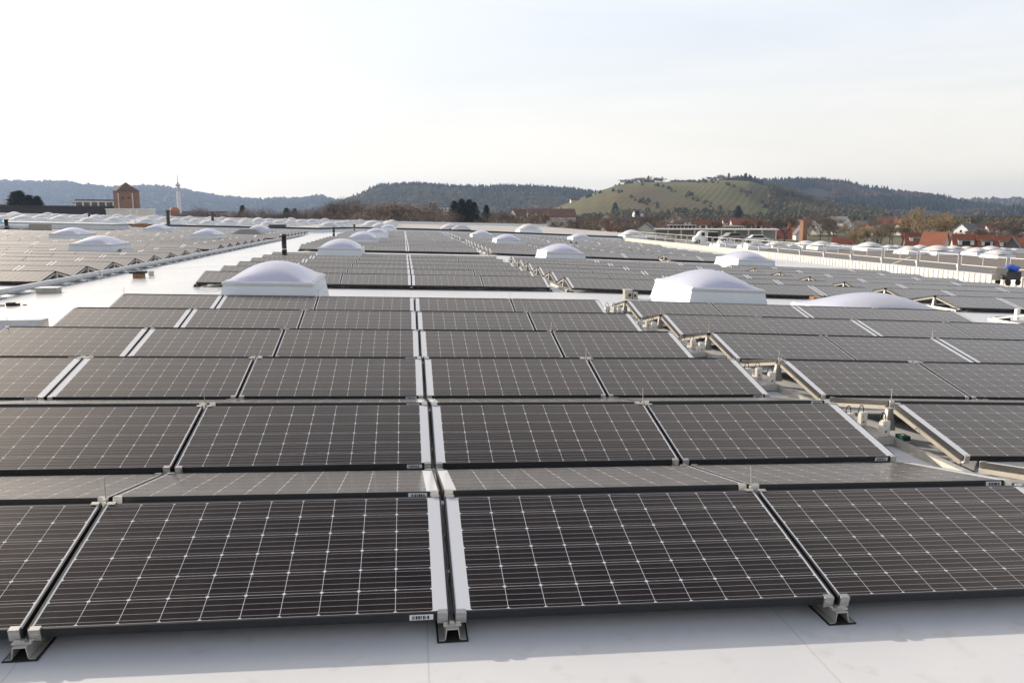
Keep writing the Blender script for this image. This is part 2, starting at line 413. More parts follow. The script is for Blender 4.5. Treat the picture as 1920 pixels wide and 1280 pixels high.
def far_panel(x0, x1, Y, back, wide_plus):
    hx = .008; a = x0+hx; c = x1-hx
    za, zc = zr(a), zr(c)
    if not back:
        ylo, yhi = Y, Y+DH
    else:
        ylo, yhi = Y, Y-BD
    wide, nar = .062, .012
    cu = (c-a-wide-nar)/10; c0 = a+(nar if wide_plus else wide)
    ua, uc = (a-c0)/cu, (c-c0)/cu
    zl_ = BL if back else 0
    q = [(a, ylo, za+zl_), (c, ylo, zc+zl_), (c, yhi, zc+HR), (a, yhi, za+HR)]
    uvs = [(ua, -.1), (uc, -.1), (uc, 6.1), (ua, 6.1)]
    if back: q.reverse(); uvs.reverse()
    far.face(q, uvs)
    # frame edges (use cell coordinates far outside so they go to slot 1)
    edge_front.append((a, c, ylo, yhi, za, zc, back))
edge_front = []

ARR = {   # name: (boundaries, wide parity, slope, phrase)
    'central': ([-4.87, -3.247, -1.67, -.027, 1.67, 3.285], [0, 1, 0, 1, 0, 1], -.0266),
    'right': ([3.79, 5.395, 7.032, 8.661, 10.32, 11.95], [1, 0, 1, 0, 1, 0], -.043),
    'outer': ([12.5, 14.12, 15.74, 17.36, 18.98], [0, 1, 0, 1, 0], -.043),
    'left': ([-8.8-1.62*i for i in range(12, -1, -1)], [i % 2 for i in range(13)], -.0235),
    'farleft': ([-28.6-1.62*i for i in range(10, -1, -1)], [i % 2 for i in range(11)], -.0235),
}
Y2 = unroof(771, 535).y; Y3 = unroof(771, 471).y
BLOCK = [(0.0, 6, 'near'), (Y2, 6, 'middle'), (Y3, 8, 'far'), (Y3+20.5, 9, 'farthest')]
cands = []
for bi, (Y0, nt_, bn) in enumerate(BLOCK):
    for an, (xs, wd, sl_) in ARR.items():
        if bi == 0 and an in ('left', 'outer', 'farleft'): continue
        if bi == 1 and an == 'farleft': continue
        Y0a, n_a = Y0, nt_
        if bi == 1 and an == 'outer': Y0a, n_a = Y0-TENT, 7
        if bi == 1 and an == 'left': Y0a, n_a = 17.35, 8
        if bi == 2 and an in ('left', 'farleft'): Y0a, n_a = Y0+1.7, 7
        for k in range(n_a):
            for i in range(len(xs)-1):
                if bi == 0 and an == 'right' and k == 5 and i == 4: continue
                if bi == 2 and an == 'outer' and i > 2: continue
                if bi == 1 and an == 'outer' and k < 2 and i > 3: continue
                if bi == 3 and an == 'central' and k > 7 and i < 2: continue
                for back in (False, True):
                    Y = Y0a+k*TENT + (.955+BD if back else 0)
                    cx_ = (xs[i]+xs[i+1])/2
                    pr = [proj(Vector((x, Y+(DH*.5 if not back else -.45), zr(x)+.09))) for x in (xs[i]+.05, cx_, xs[i+1]-.05)]
                    ok = any(-60 < q[0] < 1980 and q[1] < 1290 and q[2] > .5 for q in pr)
                    vis = ok and (not back or (bi == 0 and k == 0) or (bi == 0 and k <= 2))
                    cands.append((pr[1][2], vis, bi, an, k, i, back, Y))
cands.sort(key=lambda q: q[0])
cnt = 0
SIDE = {'central': 'central', 'right': 'right-hand', 'outer': 'outer right', 'left': 'left-hand', 'farleft': 'outer left'}
for D, vis, bi, an, k, i, back, Y in cands:
    xs, wd, sl_ = ARR[an]
    wide_plus = bool(wd[i+1])
    if vis and cnt < 292:
        cnt += 1
        bn = BLOCK[bi][2]
        if an == 'central':
            j = i-3; where = ('%s left of the central seam' % ordn(-j)) if j < 0 else ('%s right of the central seam' % ordn(j+1))
        elif an == 'left':
            where = '%s panel left of the long cable duct' % ordn(len(xs)-1-i)
        else:
            where = '%s panel right of the %s' % (ordn(i+1), 'open aisle' if an == 'right' else 'second aisle')
        if back: lab = 'away-tilted solar panel behind %s %s ridge, %s' % (ordn(k+1), bn, where)
        else: lab = 'dark solar panel, %s row of %s field, %s' % (ordn(k+1), bn, where)
        panel(xs[i], xs[i+1], Y, back, wide_plus, sl_, 2 if bi == 0 else 0, lab, 'solar panels set in east-west rows')
    else:
        far_panel(xs[i], xs[i+1], Y, back, wide_plus)
fm_ = far
nglass = len(fm_.f)
for a, c, ylo, yhi, za, zc, back in edge_front:
    s = 1 if not back else -1
    fm_.face([(a, ylo, za-PT), (c, ylo, zc-PT), (c, ylo, zc+.001), (a, ylo, za+.001)])
    fm_.face([(a, yhi, za+HR-PT), (c, yhi, zc+HR-PT), (c, yhi, zc+HR+.001), (a, yhi, za+HR+.001)])
    fm_.face([(a, ylo, za-PT), (a, yhi, za+HR-PT), (a, yhi, za+HR), (a, ylo, za)])
    fm_.face([(c, ylo, zc-PT), (c, yhi, zc+HR-PT), (c, yhi, zc+HR), (c, ylo, zc)])
    fm_.face([(a, ylo, za-PT), (a, yhi, za+HR-PT), (c, yhi, zc+HR-PT), (c, ylo, zc-PT)])
me = fm_.mesh('distant_solar_panels', [M_cell, M_black])
for q in me.polygons:
    if q.index >= nglass: q.material_index = 1
o = link('distant_solar_panels', me)
tag(o, 'mass of distant solar panels filling the roof towards the skyline', 'solar panels', None, 'stuff')

# ------------------------------------------------------------------ mounting racks
def rack(X, bi, n, Y0, side, label, detail):
    """side: -1 array lies left of the line, +1 right, 0 both"""
    z = zr(X)
    r = thing('mounting_rack', label, 'mounting rack', (X, Y0, z-RZ), 0, 'aluminium racks under the solar rows')
    ln = (n-1)*TENT+1.97
    b = MB()                                          # top-hat base rail, hollow at the ends
    bx = side*-.0 - (.10 if (side > 0 and X > 0) else 0)
    for sx in (-1, 1):
        b.hexa([(bx+sx*.030-.0018, -.055, .010), (bx+sx*.030+.0018, -.055, .010), (bx+sx*.030+.0018, ln, .010), (bx+sx*.030-.0018, ln, .010), (bx+sx*.024-.0018, -.055, .052), (bx+sx*.024+.0018, -.055, .052), (bx+sx*.024+.0018, ln, .052), (bx+sx*.024-.0018, ln, .052)])
    b.box(bx-.026, bx+.026, -.055, ln, .0525, .056)
    b.box(bx-.056, bx-.032, -.055, ln, .0065, .0095); b.box(bx+.032, bx+.056, -.055, ln, .0065, .0095)
    b.build('base_rail', M_alu2, r)
    pads = MB(); posts = []
    for k in range(n):
        y = k*TENT
        f = MB(); f.box(-.064, .064, y-.062, y+.16, 0.001, .005)
        f.build('rubber_pad', M_rub, r)
        f = MB()
        f.box(-.036, .036, y-.035, y-.005, .0565, .063); f.box(-.010, .010, y-.030, y-.012, .0635, .070)
        f.build('foot_bracket', M_alu, r)
        f = MB()                                       # ridge post, tapering
        f.hexa([(-.045, y+.87, .0565), (.045, y+.87, .0565), (.045, y+.94, .0565), (-.045, y+.94, .0565),
                (-.022, y+.885, .235), (.022, y+.885, .235), (.022, y+.925, .235), (-.022, y+.925, .235)])
        f.box(-.032, .032, y+.88, y+.935, .2355, .242)
        f.build('ridge_post', M_alu2, r)
        if side:
            f = MB(); dx = side*.012
            f.beam((dx, y+.02, .046), (dx, y+DH-.01, .046+HR*.97), .022, .032)
            f.beam((dx, y+.965, .046+HR*.98), (dx, y+.95+BD, .050), .022, .032)
            f.build('slope_beam', M_beige if side > 0 else M_alu2, r)
    return r
SEAMW = {-3: 'left outer end', -2: 'second seam left of the central seam', -1: 'first seam left of the central seam', 0: 'central white-edged seam', 1: 'first seam right of the central seam', 2: 'left edge of the open aisle'}
for j, X in zip(range(-3, 3), ARR['central'][0]):
    rack(X, 0, 6, 0.0, {-3: 1, 2: -1}.get(j, 0), 'silver rack rail along the %s, near field' % SEAMW[j], 2)
seamc = [o for o in bpy.data.objects if o.name.startswith('mounting_rack') and 'central white-edged' in o['label']][0]
b = MB(); pv = None
for i in range(41):
    t = i/40; q = Vector((.004*math.sin(t*19)+.003*math.sin(t*47), .03+t*.82, .075+t*HR*.95+.004*math.sin(t*31)))
    if pv: b.tube(pv, q, .0028, n=5, caps=False)
    pv = q
b.build('cable', M_alu2, seamc)
RW = ['right edge of the open aisle', 'first seam right of the open aisle', 'second seam right of the open aisle', 'third seam right of the open aisle', 'fourth seam right of the open aisle', 'outer end right of the open aisle']
for j, X in enumerate(ARR['right'][0]):
    rack(X, 0, 6, 0.0, {0: 1, 5: -1}.get(j, 0), 'silver rack rail along the %s, near field' % RW[j], 2)
for bi in (1, 2):
    Y0, n, bn = BLOCK[bi]
    for X, sd_, ph in ((3.285, -1, 'left edge of the open aisle'), (3.79, 1, 'right edge of the open aisle'), (12.5, 1, 'right edge of the second aisle'), (11.95, -1, 'left edge of the second aisle'),
                      (-8.8, -1, 'cable duct side of the left array'), (-4.87, 1, 'left outer end of the central array'), (-.027, 0, 'central white-edged seam')):
        Ya_, na_ = (Y0-TENT, 7) if (bi == 1 and X == 12.5) else (17.35, 8) if (bi == 1 and X == -8.8) else (Y0, n)
        rack(X, bi, na_, Ya_, sd_, 'silver rack rail along the %s, %s field' % (ph, bn), 1)

# rods at the ridges
rodb = MB(); rodb.tube((0, 0, 0), (0, 0, .115), .0035, .0025, 6); rodb.box(-.010, .010, -.010, .010, -.008, .003)
rodm = rodb.mesh('spike', M_alu2)
def rod(X, k, label, Y0=0.0):
    o = thing('ridge_spike', label, 'metal rod', (X, Y0+k*TENT+.905, zr(X)+HR+.006), 0, 'thin rods on the ridge seams', rodm)
    o.rotation_euler = (rad(R.uniform(-3, 3)), rad(R.uniform(-4, 4)), 0)
for k in range(6):
    rod(-1.67, k, 'thin upright rod on %s ridge, first seam left of the centre' % ordn(k+1))
    if k != 5: rod(1.67, k, 'thin upright rod on %s ridge, first seam right of the centre' % ordn(k+1))
    if 1 <= k: rod(3.80, k, 'thin upright rod on %s ridge beside the open aisle' % ordn(k+1))
for k in (3, 5): rod(-4.85, k, 'thin upright rod at the left end of the %s ridge' % ordn(k+1))
rod(1.67, 5, 'thin upright rod on the sixth ridge, right of the centre')
rod(7.03, 3, 'thin upright rod on fourth ridge, second seam right of the aisle')
rod(8.66, 5, 'thin upright rod on sixth ridge, third seam right of the aisle')

# electronics boxes in the aisle
def make_box(label, loc, rz, sc):
    r = thing('optimiser_box', label, 'electrical box', loc, rz, 'white electrical boxes in the aisle')
    r.scale = (sc, sc, sc)
    b = MB(); b.box(-.035, .035, -.02, .02, 0, .13); b.box(-.041, .041, -.024, -.0205, .004, .126); b.build('body', M_box, r)
    b = MB(); b.box(.0355, .040, -.019, .019, .004, .126); b.build('side_panel', M_red, r)
    b = MB(); b.box(-.012, .004, -.027, -.0245, .035, .050); b.box(-.02, -.012, -.027, -.0245, .09, .097); b.build('socket', M_dark, r)
    b = MB(); pv = None
    for i in range(13):
        t = math.pi*i/12; q = (-.02+.055*math.cos(t)*.6, .0, .128+.07*math.sin(t))
        if pv: b.tube(pv, q, .0045, n=6, caps=False)
        pv = q
    b.build('cable_loop', M_cable, r)
    return r
for k in range(1, 6):
    y = k*TENT; w = ordn(k+1)
    zz = zr(3.6)-RZ+.055
    make_box('white box with black cable loop left of the %s aisle ridge post' % w, (3.49, y+.99, zz), .35, .95)
    make_box('white box with dark side just right of the %s aisle ridge post' % w, (3.63, y+1.03, zz), .3, .9)
    make_box('white box in front of the %s ridge post, on the aisle rail' % w, (3.62, y+.70, zz), .3, 1.0)
    r = thing('aisle_tray', 'small silver tray on the aisle floor below the %s ridge' % w, 'tray', (3.53, y, zr(3.5)-RZ), 0, 'silver trays in the aisle')
    b = MB(); b.box(-.14, .13, .62, 1.12, .046, .052); b.build('plate', M_alu2, r)
    b = MB(); b.box(-.145, -.1405, .62, 1.12, .02, .060); b.box(-.14, .13, .612, .6195, .004, .060); b.build('folded_edge', M_alu2, r)
    if k == 1:
        o = thing('circuit_cover', 'small green cover tucked under the aisle edge panel', 'cover', (3.80, y+.72, zr(3.8)-.04), 0)
        b = MB(); b.box(-.03, .04, -.05, .05, -.04, .0); b.build('cover_lid', M_green, o); b = MB(); b.lathe([(0.0, .004), (.012, .004), (.012, -.002)], 8); b.build('knob', M_box, o)

# ------------------------------------------------------------------ skylight domes
def dome_mat():
    M = bpy.data.materials.new('opal acrylic'); M.use_nodes = True
    t = M.node_tree; b = t.nodes['Principled BSDF']
    b.inputs['Base Color'].default_value = (.78, .81, .95, 1); b.inputs['Roughness'].default_value = .10
    b.inputs['Coat Weight'].default_value = .8; b.inputs['Coat Roughness'].default_value = .08
    b.inputs['Subsurface Weight'].default_value = 0.0
    tr = nd(t, 'ShaderNodeBsdfTranslucent'); tr.inputs[0].default_value = (.80, .80, .95, 1)
    mx_ = nd(t, 'ShaderNodeMixShader'); mx_.inputs[0].default_value = .38
    o = t.nodes['Material Output']
    t.links.new(b.outputs[0], mx_.inputs[1]); t.links.new(tr.outputs[0], mx_.inputs[2]); t.links.new(mx_.outputs[0], o.inputs[0])
    return M
M_dome = dome_mat()
def dome_parts(w=1.50, l=2.3, hc=.44, hd=.30, nseg=20):
    c = MB(); z = 0; n = 3
    w0, l0, w1, l1 = w*1.13, l*1.08, w*1.0, l*1.0
    for i in range(n):
        a = i/n; e2 = (i+1)/n
        wa, la = w0+(w1-w0)*a, l0+(l1-l0)*a; wb, lb = w0+(w1-w0)*e2+.012, l0+(l1-l0)*e2+.012
        c.taper(wa, la, hc*a+.0, wb, lb, hc*e2-.008)
        c.taper(wb-.02, lb-.02, hc*e2-.008, wb-.02, lb-.02, hc*e2)
    f = MB(); f.taper(w1+.03, l1+.03, hc, w1+.05, l1+.05, hc+.045); f.taper(w1-.01, l1-.01, hc+.045, w1-.03, l1-.03, hc+.07)
    d = MB()
    def fn(u, v):
        x, y = u*2-1, v*2-1
        g = lambda t: max(0.0, math.cos(math.pi*t/2))**.72
        return (x*(w1/2-.03), y*(l1/2-.03), hc+.071+hd*g(x)*g(y))
    d.grid(fn, nseg, nseg)
    return c, f, d
ca, fa, da = dome_parts(); curbm, rimm, domem = ca.mesh('curb', M_curb), fa.mesh('rim', M_white), da.mesh('dome', M_dome, True)
ca, fa, da = dome_parts(2.5, 2.5, .10, .36); curbl, riml, domel = ca.mesh('curb', M_curb), fa.mesh('rim', M_white), da.mesh('dome', M_dome, True)
M_grd = mat('weathered dome plastic', (.62, .62, .64), .35, var=.08, scale=1)
ca, fa, da = dome_parts(1.9, 2.5, .35, .42, 10); curbf, domef = ca.mesh('curb', M_curb), da.mesh('dome', M_grd, True)
def dome(label, P, group, meshes, s=1.0, lean=0.0):
    r = thing('roof_skylight', label, 'skylight', P, 0, group); r.scale = (s, s, s)
    r.rotation_euler = (0, lean, 0)
    names = ('curb', 'rim', 'dome') if len(meshes) == 3 else ('curb', 'dome')
    for n, me in zip(names, meshes): link(n, me, r)
    return r
APX = .44+.07+.30-RZ
full = (curbm, rimm, domem)
for x, y, lab in ((512, 491, 'largest white domed skylight behind near left rows, on stepped curb'),
                  (1338, 507, 'large domed skylight at right with sunlit white left side'),
                  (640, 447, 'domed skylight right of the tall black vent pipe'),
                  (681, 433.5, 'domed skylight just behind the one right of the vent pipe'),
                  (706, 427, 'small far skylight, third in the line of central domes'),
                  (728, 418.5, 'smallest far skylight ending the line of central domes'),
                  (1050, 456.5, 'white domed skylight in the middle distance right of the aisle'),
                  (1396, 470.5, 'domed skylight in front of the white railing, sunlit left side'),
                  (950, 438.5, 'small domed skylight beside the far part of the aisle'),
                  (902, 431.5, 'small domed skylight near the far roof edge above the aisle'),
                  (1086, 437.5, 'small far domed skylight left of the railing start'),
                  (188, 441, 'wide domed skylight among the left-hand panels'),
                  (136, 426.5, 'domed skylight behind the wide one at left'),
                  (390, 428.5, 'domed skylight left of the long cable duct, far off'),
                  (297, 420, 'small far skylight below the pale box building'),
                  (486, 421.5, 'small far skylight behind the grey hipped hatch')):
    P = unroof(x, y, APX)
    if P.y > Y_FAR-1.5:
        P = CAM + (P-CAM)*((Y_FAR-2.0-CAM.y)/(P.y-CAM.y))
    if P.y < 20: P.y += .38
    P.z = zr(P.x)-RZ
    dome(lab, P, 'domed skylights on the main roof', full, 1.0, -math.atan((zr(P.x+.5)-zr(P.x-.5))))
P = unroof(1640, 548, .10+.07+.36-RZ-.02); P.z = zr(P.x)-RZ
dome('low wide lavender dome without tall curb behind right-hand rows', P, 'domed skylights on the main roof', (curbl, riml, domel), .95, .043)

# ------------------------------------------------------------------ cable duct at left
r = thing('cable_duct', 'long silver cable duct raised on small feet running into the distance', 'cable duct', (-8.42, 0, zr(-8.42)-RZ))
b = MB(); pr = [(-.065, .055), (-.075, .09), (-.065, .145), (-.035, .17), (.035, .17), (.065, .145), (.075, .09), (.065, .055)]
for yy0, yy1 in ((-2, 9.0), (9.02, 20), (20.02, 31), (31.02, 42), (42.02, 53), (53.02, 66)):
    k = len(b.v)
    for y in (yy0, yy1):
        for q in pr: b.v.append((q[0], y, q[1]))
    for i in range(8): b.f.append((k+i, k+8+i, k+8+(i+1) % 8, k+(i+1) % 8)); b.uv.append([(0, 0)]*4)
    b.f.append(tuple(k+i for i in range(8))); b.uv.append([(0, 0)]*8)
b.build('duct_tube', M_zinc, r)
b = MB()
for y in (9.01, 20.01, 31.01, 42.01, 53.01): b.box(-.085, .085, y-.05, y+.05, .05, .178)
b.build('coupling', M_alu, r)
for i in range(56):
    y = 4.6+i*1.08; f = MB()
    f.hexa([(-.15, y-.09, .014), (.15, y-.09, .014), (.15, y+.09, .014), (-.15, y+.09, .014), (-.07, y-.06, .054), (.07, y-.06, .054), (.07, y+.06, .054), (-.07, y+.06, .054)])
    p_ft = f.build('foot', M_white, r)
    f = MB(); f.box(-.19, .19, y-.11, y+.11, .001, .013); f.build('pad', M_rub, p_ft)
r = thing('cross_duct', 'horizontal white and grey duct end beside the fourth panel row', 'duct', (-5.15, unroof(60, 608).y, zr(-5.2)-RZ))
b = MB(); b.box(-7, -1.65, -.09, .09, .06, .17); b.build('white_section', M_white, r)
b = MB(); b.box(-.9, 0, -.10, .10, .03, .17); b.build('grey_end', M_zinc, r)
b = MB(); b.box(-1.65, -.9, -.085, .085, .05, .16); b.build('bright_section', M_box, r)
P = unroof(92, 549, -RZ)
r = thing('junction_case', 'pale grey box lying under the cable duct', 'box', P)
b = MB(); b.box(-.20, .20, -.15, .15, 0, .11); b.build('case', M_beige, r); b = MB(); b.box(-.22, .22, -.17, .17, .11, .125); b.build('lid', M_white, r)

# ------------------------------------------------------------------ vent pipes
def vent(x, yb, ht, rr, label, flash=True):
    P = unroof(x, yb, -RZ); P.z = zr(P.x)-RZ
    r = thing('vent_pipe', label, 'vent pipe', P, 0, 'black vent pipes on the roof')
    b = MB(); b.lathe([(rr, 0), (rr, ht*.38), (rr*1.08, ht*.39), (rr*1.08, ht*.42), (rr, ht*.43), (rr, ht*.90), (rr*1.22, ht*.91), (rr*1.22, ht), (rr*.8, ht), (rr*.8, ht*.9)], 14); b.build('pipe', M_dark, r, True)
    b = MB(); b.lathe([(rr*2.4, .002), (rr*1.3, .03), (rr*1.02, .11)], 14); b.build('flashing', M_white, r, True)
    b = MB(); b.lathe([(rr*1.03, ht*.44), (rr*1.03, ht*.47)], 14); b.build('clamp_ring', M_alu, r)
    return r
vent(534, 490, .95, .085, 'tall black vent pipe behind the largest left skylight')
vent(626, 447, .80, .085, 'black vent pipe standing left of the second central skylight')
vent(664.5, 437, .80, .085, 'black vent pipe beside the far central domes')
vent(845, 437.5, .5, .12, 'first of two short dark vents at the aisle end')
vent(852, 437.5, .5, .12, 'second of two short dark vents at the aisle end, slightly right')
vent(13.5, 437, .95, .12, 'thick black vent pipe at the left edge of the photo')

# small things on the roof
def lump(name, label, cat, x, y, parts):
    P = unroof(x, y, -RZ); P.z = zr(P.x)-RZ
    r = thing(name, label, cat, P)
    for nm, m_, bx in parts:
        b = MB()
        for q in bx: b.box(*q)
        o = b.build(nm, m_, r); 
    return r
lump('roof_drain', 'small reddish roof drain with dark cap beside the cable duct', 'roof drain', 261, 521, [('base', M_brown, [(-.13, .13, -.1, .1, 0, .12)]), ('cap', M_rub, [(-.2, -.04, -.14, .14, .12, .17), (.02, .18, -.13, .13, .12, .18)])])
lump('spare_clip', 'pale small fitting on the bright strip beside the drain', 'fitting', 284, 517, [('body', M_alu2, [(-.06, .06, -.05, .05, 0, .13)])])
lump('debris_heap', 'little dark heap of debris on the bright roof at left', 'debris', 25, 573, [('lump', M_rub, [(-.10, .02, -.06, .06, 0, .06), (-.02, .10, -.04, .05, 0, .04)]), ('splinter', M_brown, [(-.24, -.16, -.02, .03, 0, .02), (.16, .22, .0, .04, 0, .02)])])
lump('cardboard_roll', 'brown cardboard bundle left of the low wide dome', 'cardboard', 1530, 572, [('bundle', M_brown, [(-.12, .13, -.1, .1, 0, .20), (-.16, -.05, -.05, .12, 0, .13)]), ('tape', M_beige, [(-.02, .03, -.104, .104, .0, .204)])])
lump('cable_cabinet', 'beige boxes with cables at the aisle behind the near field', 'cabinet', 1181, 560, [('cabinet', M_beige, [(-.14, .03, -.08, .1, 0, .2), (.05, .17, -.06, .1, 0, .15)]), ('cable_gland', M_rub, [(-.05, .0, -.10, -.08, .06, .12), (.08, .12, -.08, -.06, .05, .1)]), ('lid', M_alu2, [(-.15, .04, -.09, .11, .2, .215)])])
lump('brown_bag', 'brown sack slumped before the far left parapet', 'sack', 264, 430, [('sack', M_brown, [(-.7, .3, -.4, .4, 0, .4), (-.2, .6, -.3, .3, 0, .55)])])
lump('tape_block', 'dark clip on the white strip right of the low dome', 'clip', 1795, 583, [('block', M_rub, [(-.16, .16, -.06, .06, 0, .08)]), ('plate', M_alu, [(-.2, .2, -.1, .1, 0, .012)])])
lump('corner_bracket', 'white stand with dark box at the right photo edge', 'bracket stand', 1905, 604, [('stand', M_box, [(-.20, .16, -.1, .1, 0, .05), (-.03, .04, -.04, .04, .05, .28)]), ('case', M_dark, [(-.42, -.20, -.08, .08, 0, .12)])])

# grey hipped hatch on the left roof
P = unroof(467, 443, 0); P.z = zr(P.x)-RZ
r = thing('hipped_hatch', 'low grey hipped hatch standing on the roof left of the tall pipe', 'roof hatch', P)
M_slate = mat('grey hatch sheet', (.25, .25, .24), .5, var=.1, scale=2)
b = MB(); b.taper(2.9, 2.8, 0.02, 1.0, .9, .62); b.build('hip_roof', M_slate, r)
b = MB(); b.box(-1.5, 1.5, -1.45, 1.45, 0, .02); b.build('base', M_white, r)

# cart with blue bag at right
P = unz(1890, 538, zr(21)-RZ); P = CAM+ray(1889, 535)*29.6; P.z = zr(P.x)-RZ+.06
r = thing('hand_cart', 'black hand cart on wheels carrying a load near the railing', 'cart', P, .15); r.scale = (.82, .82, .82)
b = MB(); b.box(-.42, .42, -.28, .28, .26, .62); b.box(-.38, -.30, -.3, .3, .62, .78); b.build('tub', M_dark, r)
for sx in (-.28, .28):
    b = MB(); b.tube((sx, -.30, .14), (sx, -.24, .14), .14, n=14); b.tube((sx, .24, .14), (sx, .30, .14), .14, n=14); b.build('wheel', M_rub, r)
b = MB(); b.beam((-.42, 0, .5), (-1.0, 0, .62), .03, .03); b.box(-.95, -.5, -.02, .02, .24, .5); b.build('handle', M_beige, r)
b = MB(); 
def blob(u, v):
    t = u*2*math.pi; p = v*math.pi
    k = .82*(1+.12*math.sin(3*t+2*p)+.08*math.cos(5*p))
    return (.10+.36*k*math.cos(t)*math.sin(p), .22*k*math.sin(t)*math.sin(p), .615+.15*k*math.cos(p))
b.grid(blob, 16, 10)
o = b.build('blue_bag', M_blue, None, True); o.location = P; tag(o, 'bright blue sack lying on top of the black cart', 'bag')
# ------------------------------------------------------------------ parapets and railing
M_corr = mat('white corrugated sheet', (.74, .71, .64), .5, var=.05, scale=2)
b = MB(); zp0 = zr(X_R)-RZ; y = 4.0; ph = .33
prof = []
while y < Y_FAR:
    prof += [(X_R, y), (X_R, y+.13), (X_R+.045, y+.17), (X_R+.045, y+.28)]; y += .32
k = len(b.v)
for (x, y) in prof: b.v += [(x, y, zp0), (x, y, zp0+ph)]
for i in range(len(prof)-1): b.f.append((k+2*i, k+2*i+2, k+2*i+3, k+2*i+1)); b.uv.append([(0, 0)]*4)
r = thing('corrugated_parapet', 'white corrugated parapet strip along the right roof edge', 'parapet')
b.build('ribbed_sheet', M_corr, r)
b = MB(); b.box(X_R+.06, X_R+.30, 4.0, Y_FAR, zp0-1, zp0+ph-.01); b.box(X_R-.01, X_R+.33, 4.0, Y_FAR, zp0+ph, zp0+ph+.012); b.build('coping', M_corr, r)
SEC = 2.72
nsec = 20
for i in range(nsec):
    y0 = 22.2+i*SEC; y1 = y0+SEC-.17
    if y1 > Y_FAR: break
    r = thing('guard_rail', 'white railing section, %s from the right edge of the photo' % ordn(i+1), 'railing', (X_R+.20, y0, zp0), 0, 'white railing sections along the roof edge')
    b = MB(); b.tube((0, 0, 1.02), (0, y1-y0, 1.02), .021, n=8); b.build('top_rail', M_rail, r)
    b = MB(); b.tube((0, 0, .62), (0, y1-y0, .62), .018, n=8); b.build('mid_rail', M_rail, r)
    for yy in (.02, (y1-y0)/2, y1-y0-.02):
        b = MB(); b.tube((0, yy, .62 if yy != .02 else .33), (0, yy, 1.02), .022, n=8); b.build('post', M_rail if yy != .02 else M_rail, r)
    b = MB(); b.box(-.05, .05, -.05, .06, .50, .60); b.box(-.03, .03, -.03, .03, .10, .50); b.build('bracket', M_zinc, r)
b = MB(); b.beam((X_R+.3, 31, zp0+.75), (X_R+.3, 33.6, zp0+.0), .02, .02); o = b.build('rail_brace', M_rail); tag(o, 'thin slanting brace behind the white railing', 'brace')

# far edge of the main roof
r = thing('far_parapet', 'low white parapet with dark capping at the far roof edge', 'parapet')
b = MB(); cap = MB(); xs = [-75, -40, -20, -8.5, -5, 0, 3.5, 13, X_R]
for a, c in zip(xs[:-1], xs[1:]):
    za, zc = zr(a)-RZ, zr(c)-RZ; h = .30
    b.hexa([(a, Y_FAR, za-.5), (c, Y_FAR, zc-.5), (c, Y_FAR+.3, zc-.5), (a, Y_FAR+.3, za-.5), (a, Y_FAR, za+h), (c, Y_FAR, zc+h), (c, Y_FAR+.3, zc+h), (a, Y_FAR+.3, za+h)])
    cap.hexa([(a, Y_FAR-.05, za+h), (c, Y_FAR-.05, zc+h), (c, Y_FAR+.35, zc+h), (a, Y_FAR+.35, za+h), (a, Y_FAR-.05, za+h+.16), (c, Y_FAR-.05, zc+h+.16), (c, Y_FAR+.35, zc+h+.16), (a, Y_FAR+.35, za+h+.16)])
b.build('wall', M_curb, r); cap.build('capping', M_dark, r)
# raised band at far left
r = thing('raised_upstand', 'pale blue-white raised wall at far left behind the panels', 'upstand wall')
A = unroof(-60, 437, 0); B2 = unroof(250, 434, 0)
ya = 62.0; xa = -60; xb = CAM.x+(250-758)/F*(ya-CAM.y)
b = MB(); b.hexa([(xa, ya, zr(xa)-.3), (xb, ya, zr(xb)-.3), (xb, ya+4, zr(xb)-.3), (xa, ya+4, zr(xa)-.3), (xa, ya, zr(xa)+.52), (xb, ya, zr(xb)+.52), (xb, ya+4, zr(xb)+.52), (xa, ya+4, zr(xa)+.52)])
b.build('wall', M_curb, r)
b = MB(); b.hexa([(xa, ya-.05, zr(xa)+.52), (xb+.1, ya-.05, zr(xb)+.52), (xb+.1, ya+4, zr(xb)+.52), (xa, ya+4, zr(xa)+.52), (xa, ya-.05, zr(xa)+.60), (xb+.1, ya-.05, zr(xb)+.60), (xb+.1, ya+4, zr(xb)+.60), (xa, ya+4, zr(xa)+.60)])
b.build('capping', M_zinc, r)
P = unroof(22, 437, 0)
yd = 58.0
def Xat(x, Y): return CAM.x + (math.tan(math.atan((x-960)/F/1.0)+y_))*(Y-CAM.y)
r = thing('air_duct', 'horizontal white duct with grey end box at far left', 'air duct', (Xat(20, yd), yd, zr(Xat(20, yd))-RZ+.2))
b = MB(); b.tube((-4, 0, .2), (1.65, 0, .2), .2, n=14); b.build('duct_tube', M_white, r, False)
b = MB(); b.box(1.66, 2.9, -.3, .3, -.05, .42); b.build('end_box', M_beige, r)
b = MB()
for x in (-3, -1.2, .6): b.box(x-.05, x+.05, -.1, .1, -.2, .0)
b.build('stand', M_zinc, r)
o = MB(); o.box(-.7, .05, 0, .3, 0, .75); o = o.build('tarpaulin', M_cyan); o.location = (Xat(9, yd+.8), yd+.8, zr(-30)-RZ+.2); tag(o, 'bright cyan sheeting at the left photo edge beside the black pipe', 'tarpaulin')

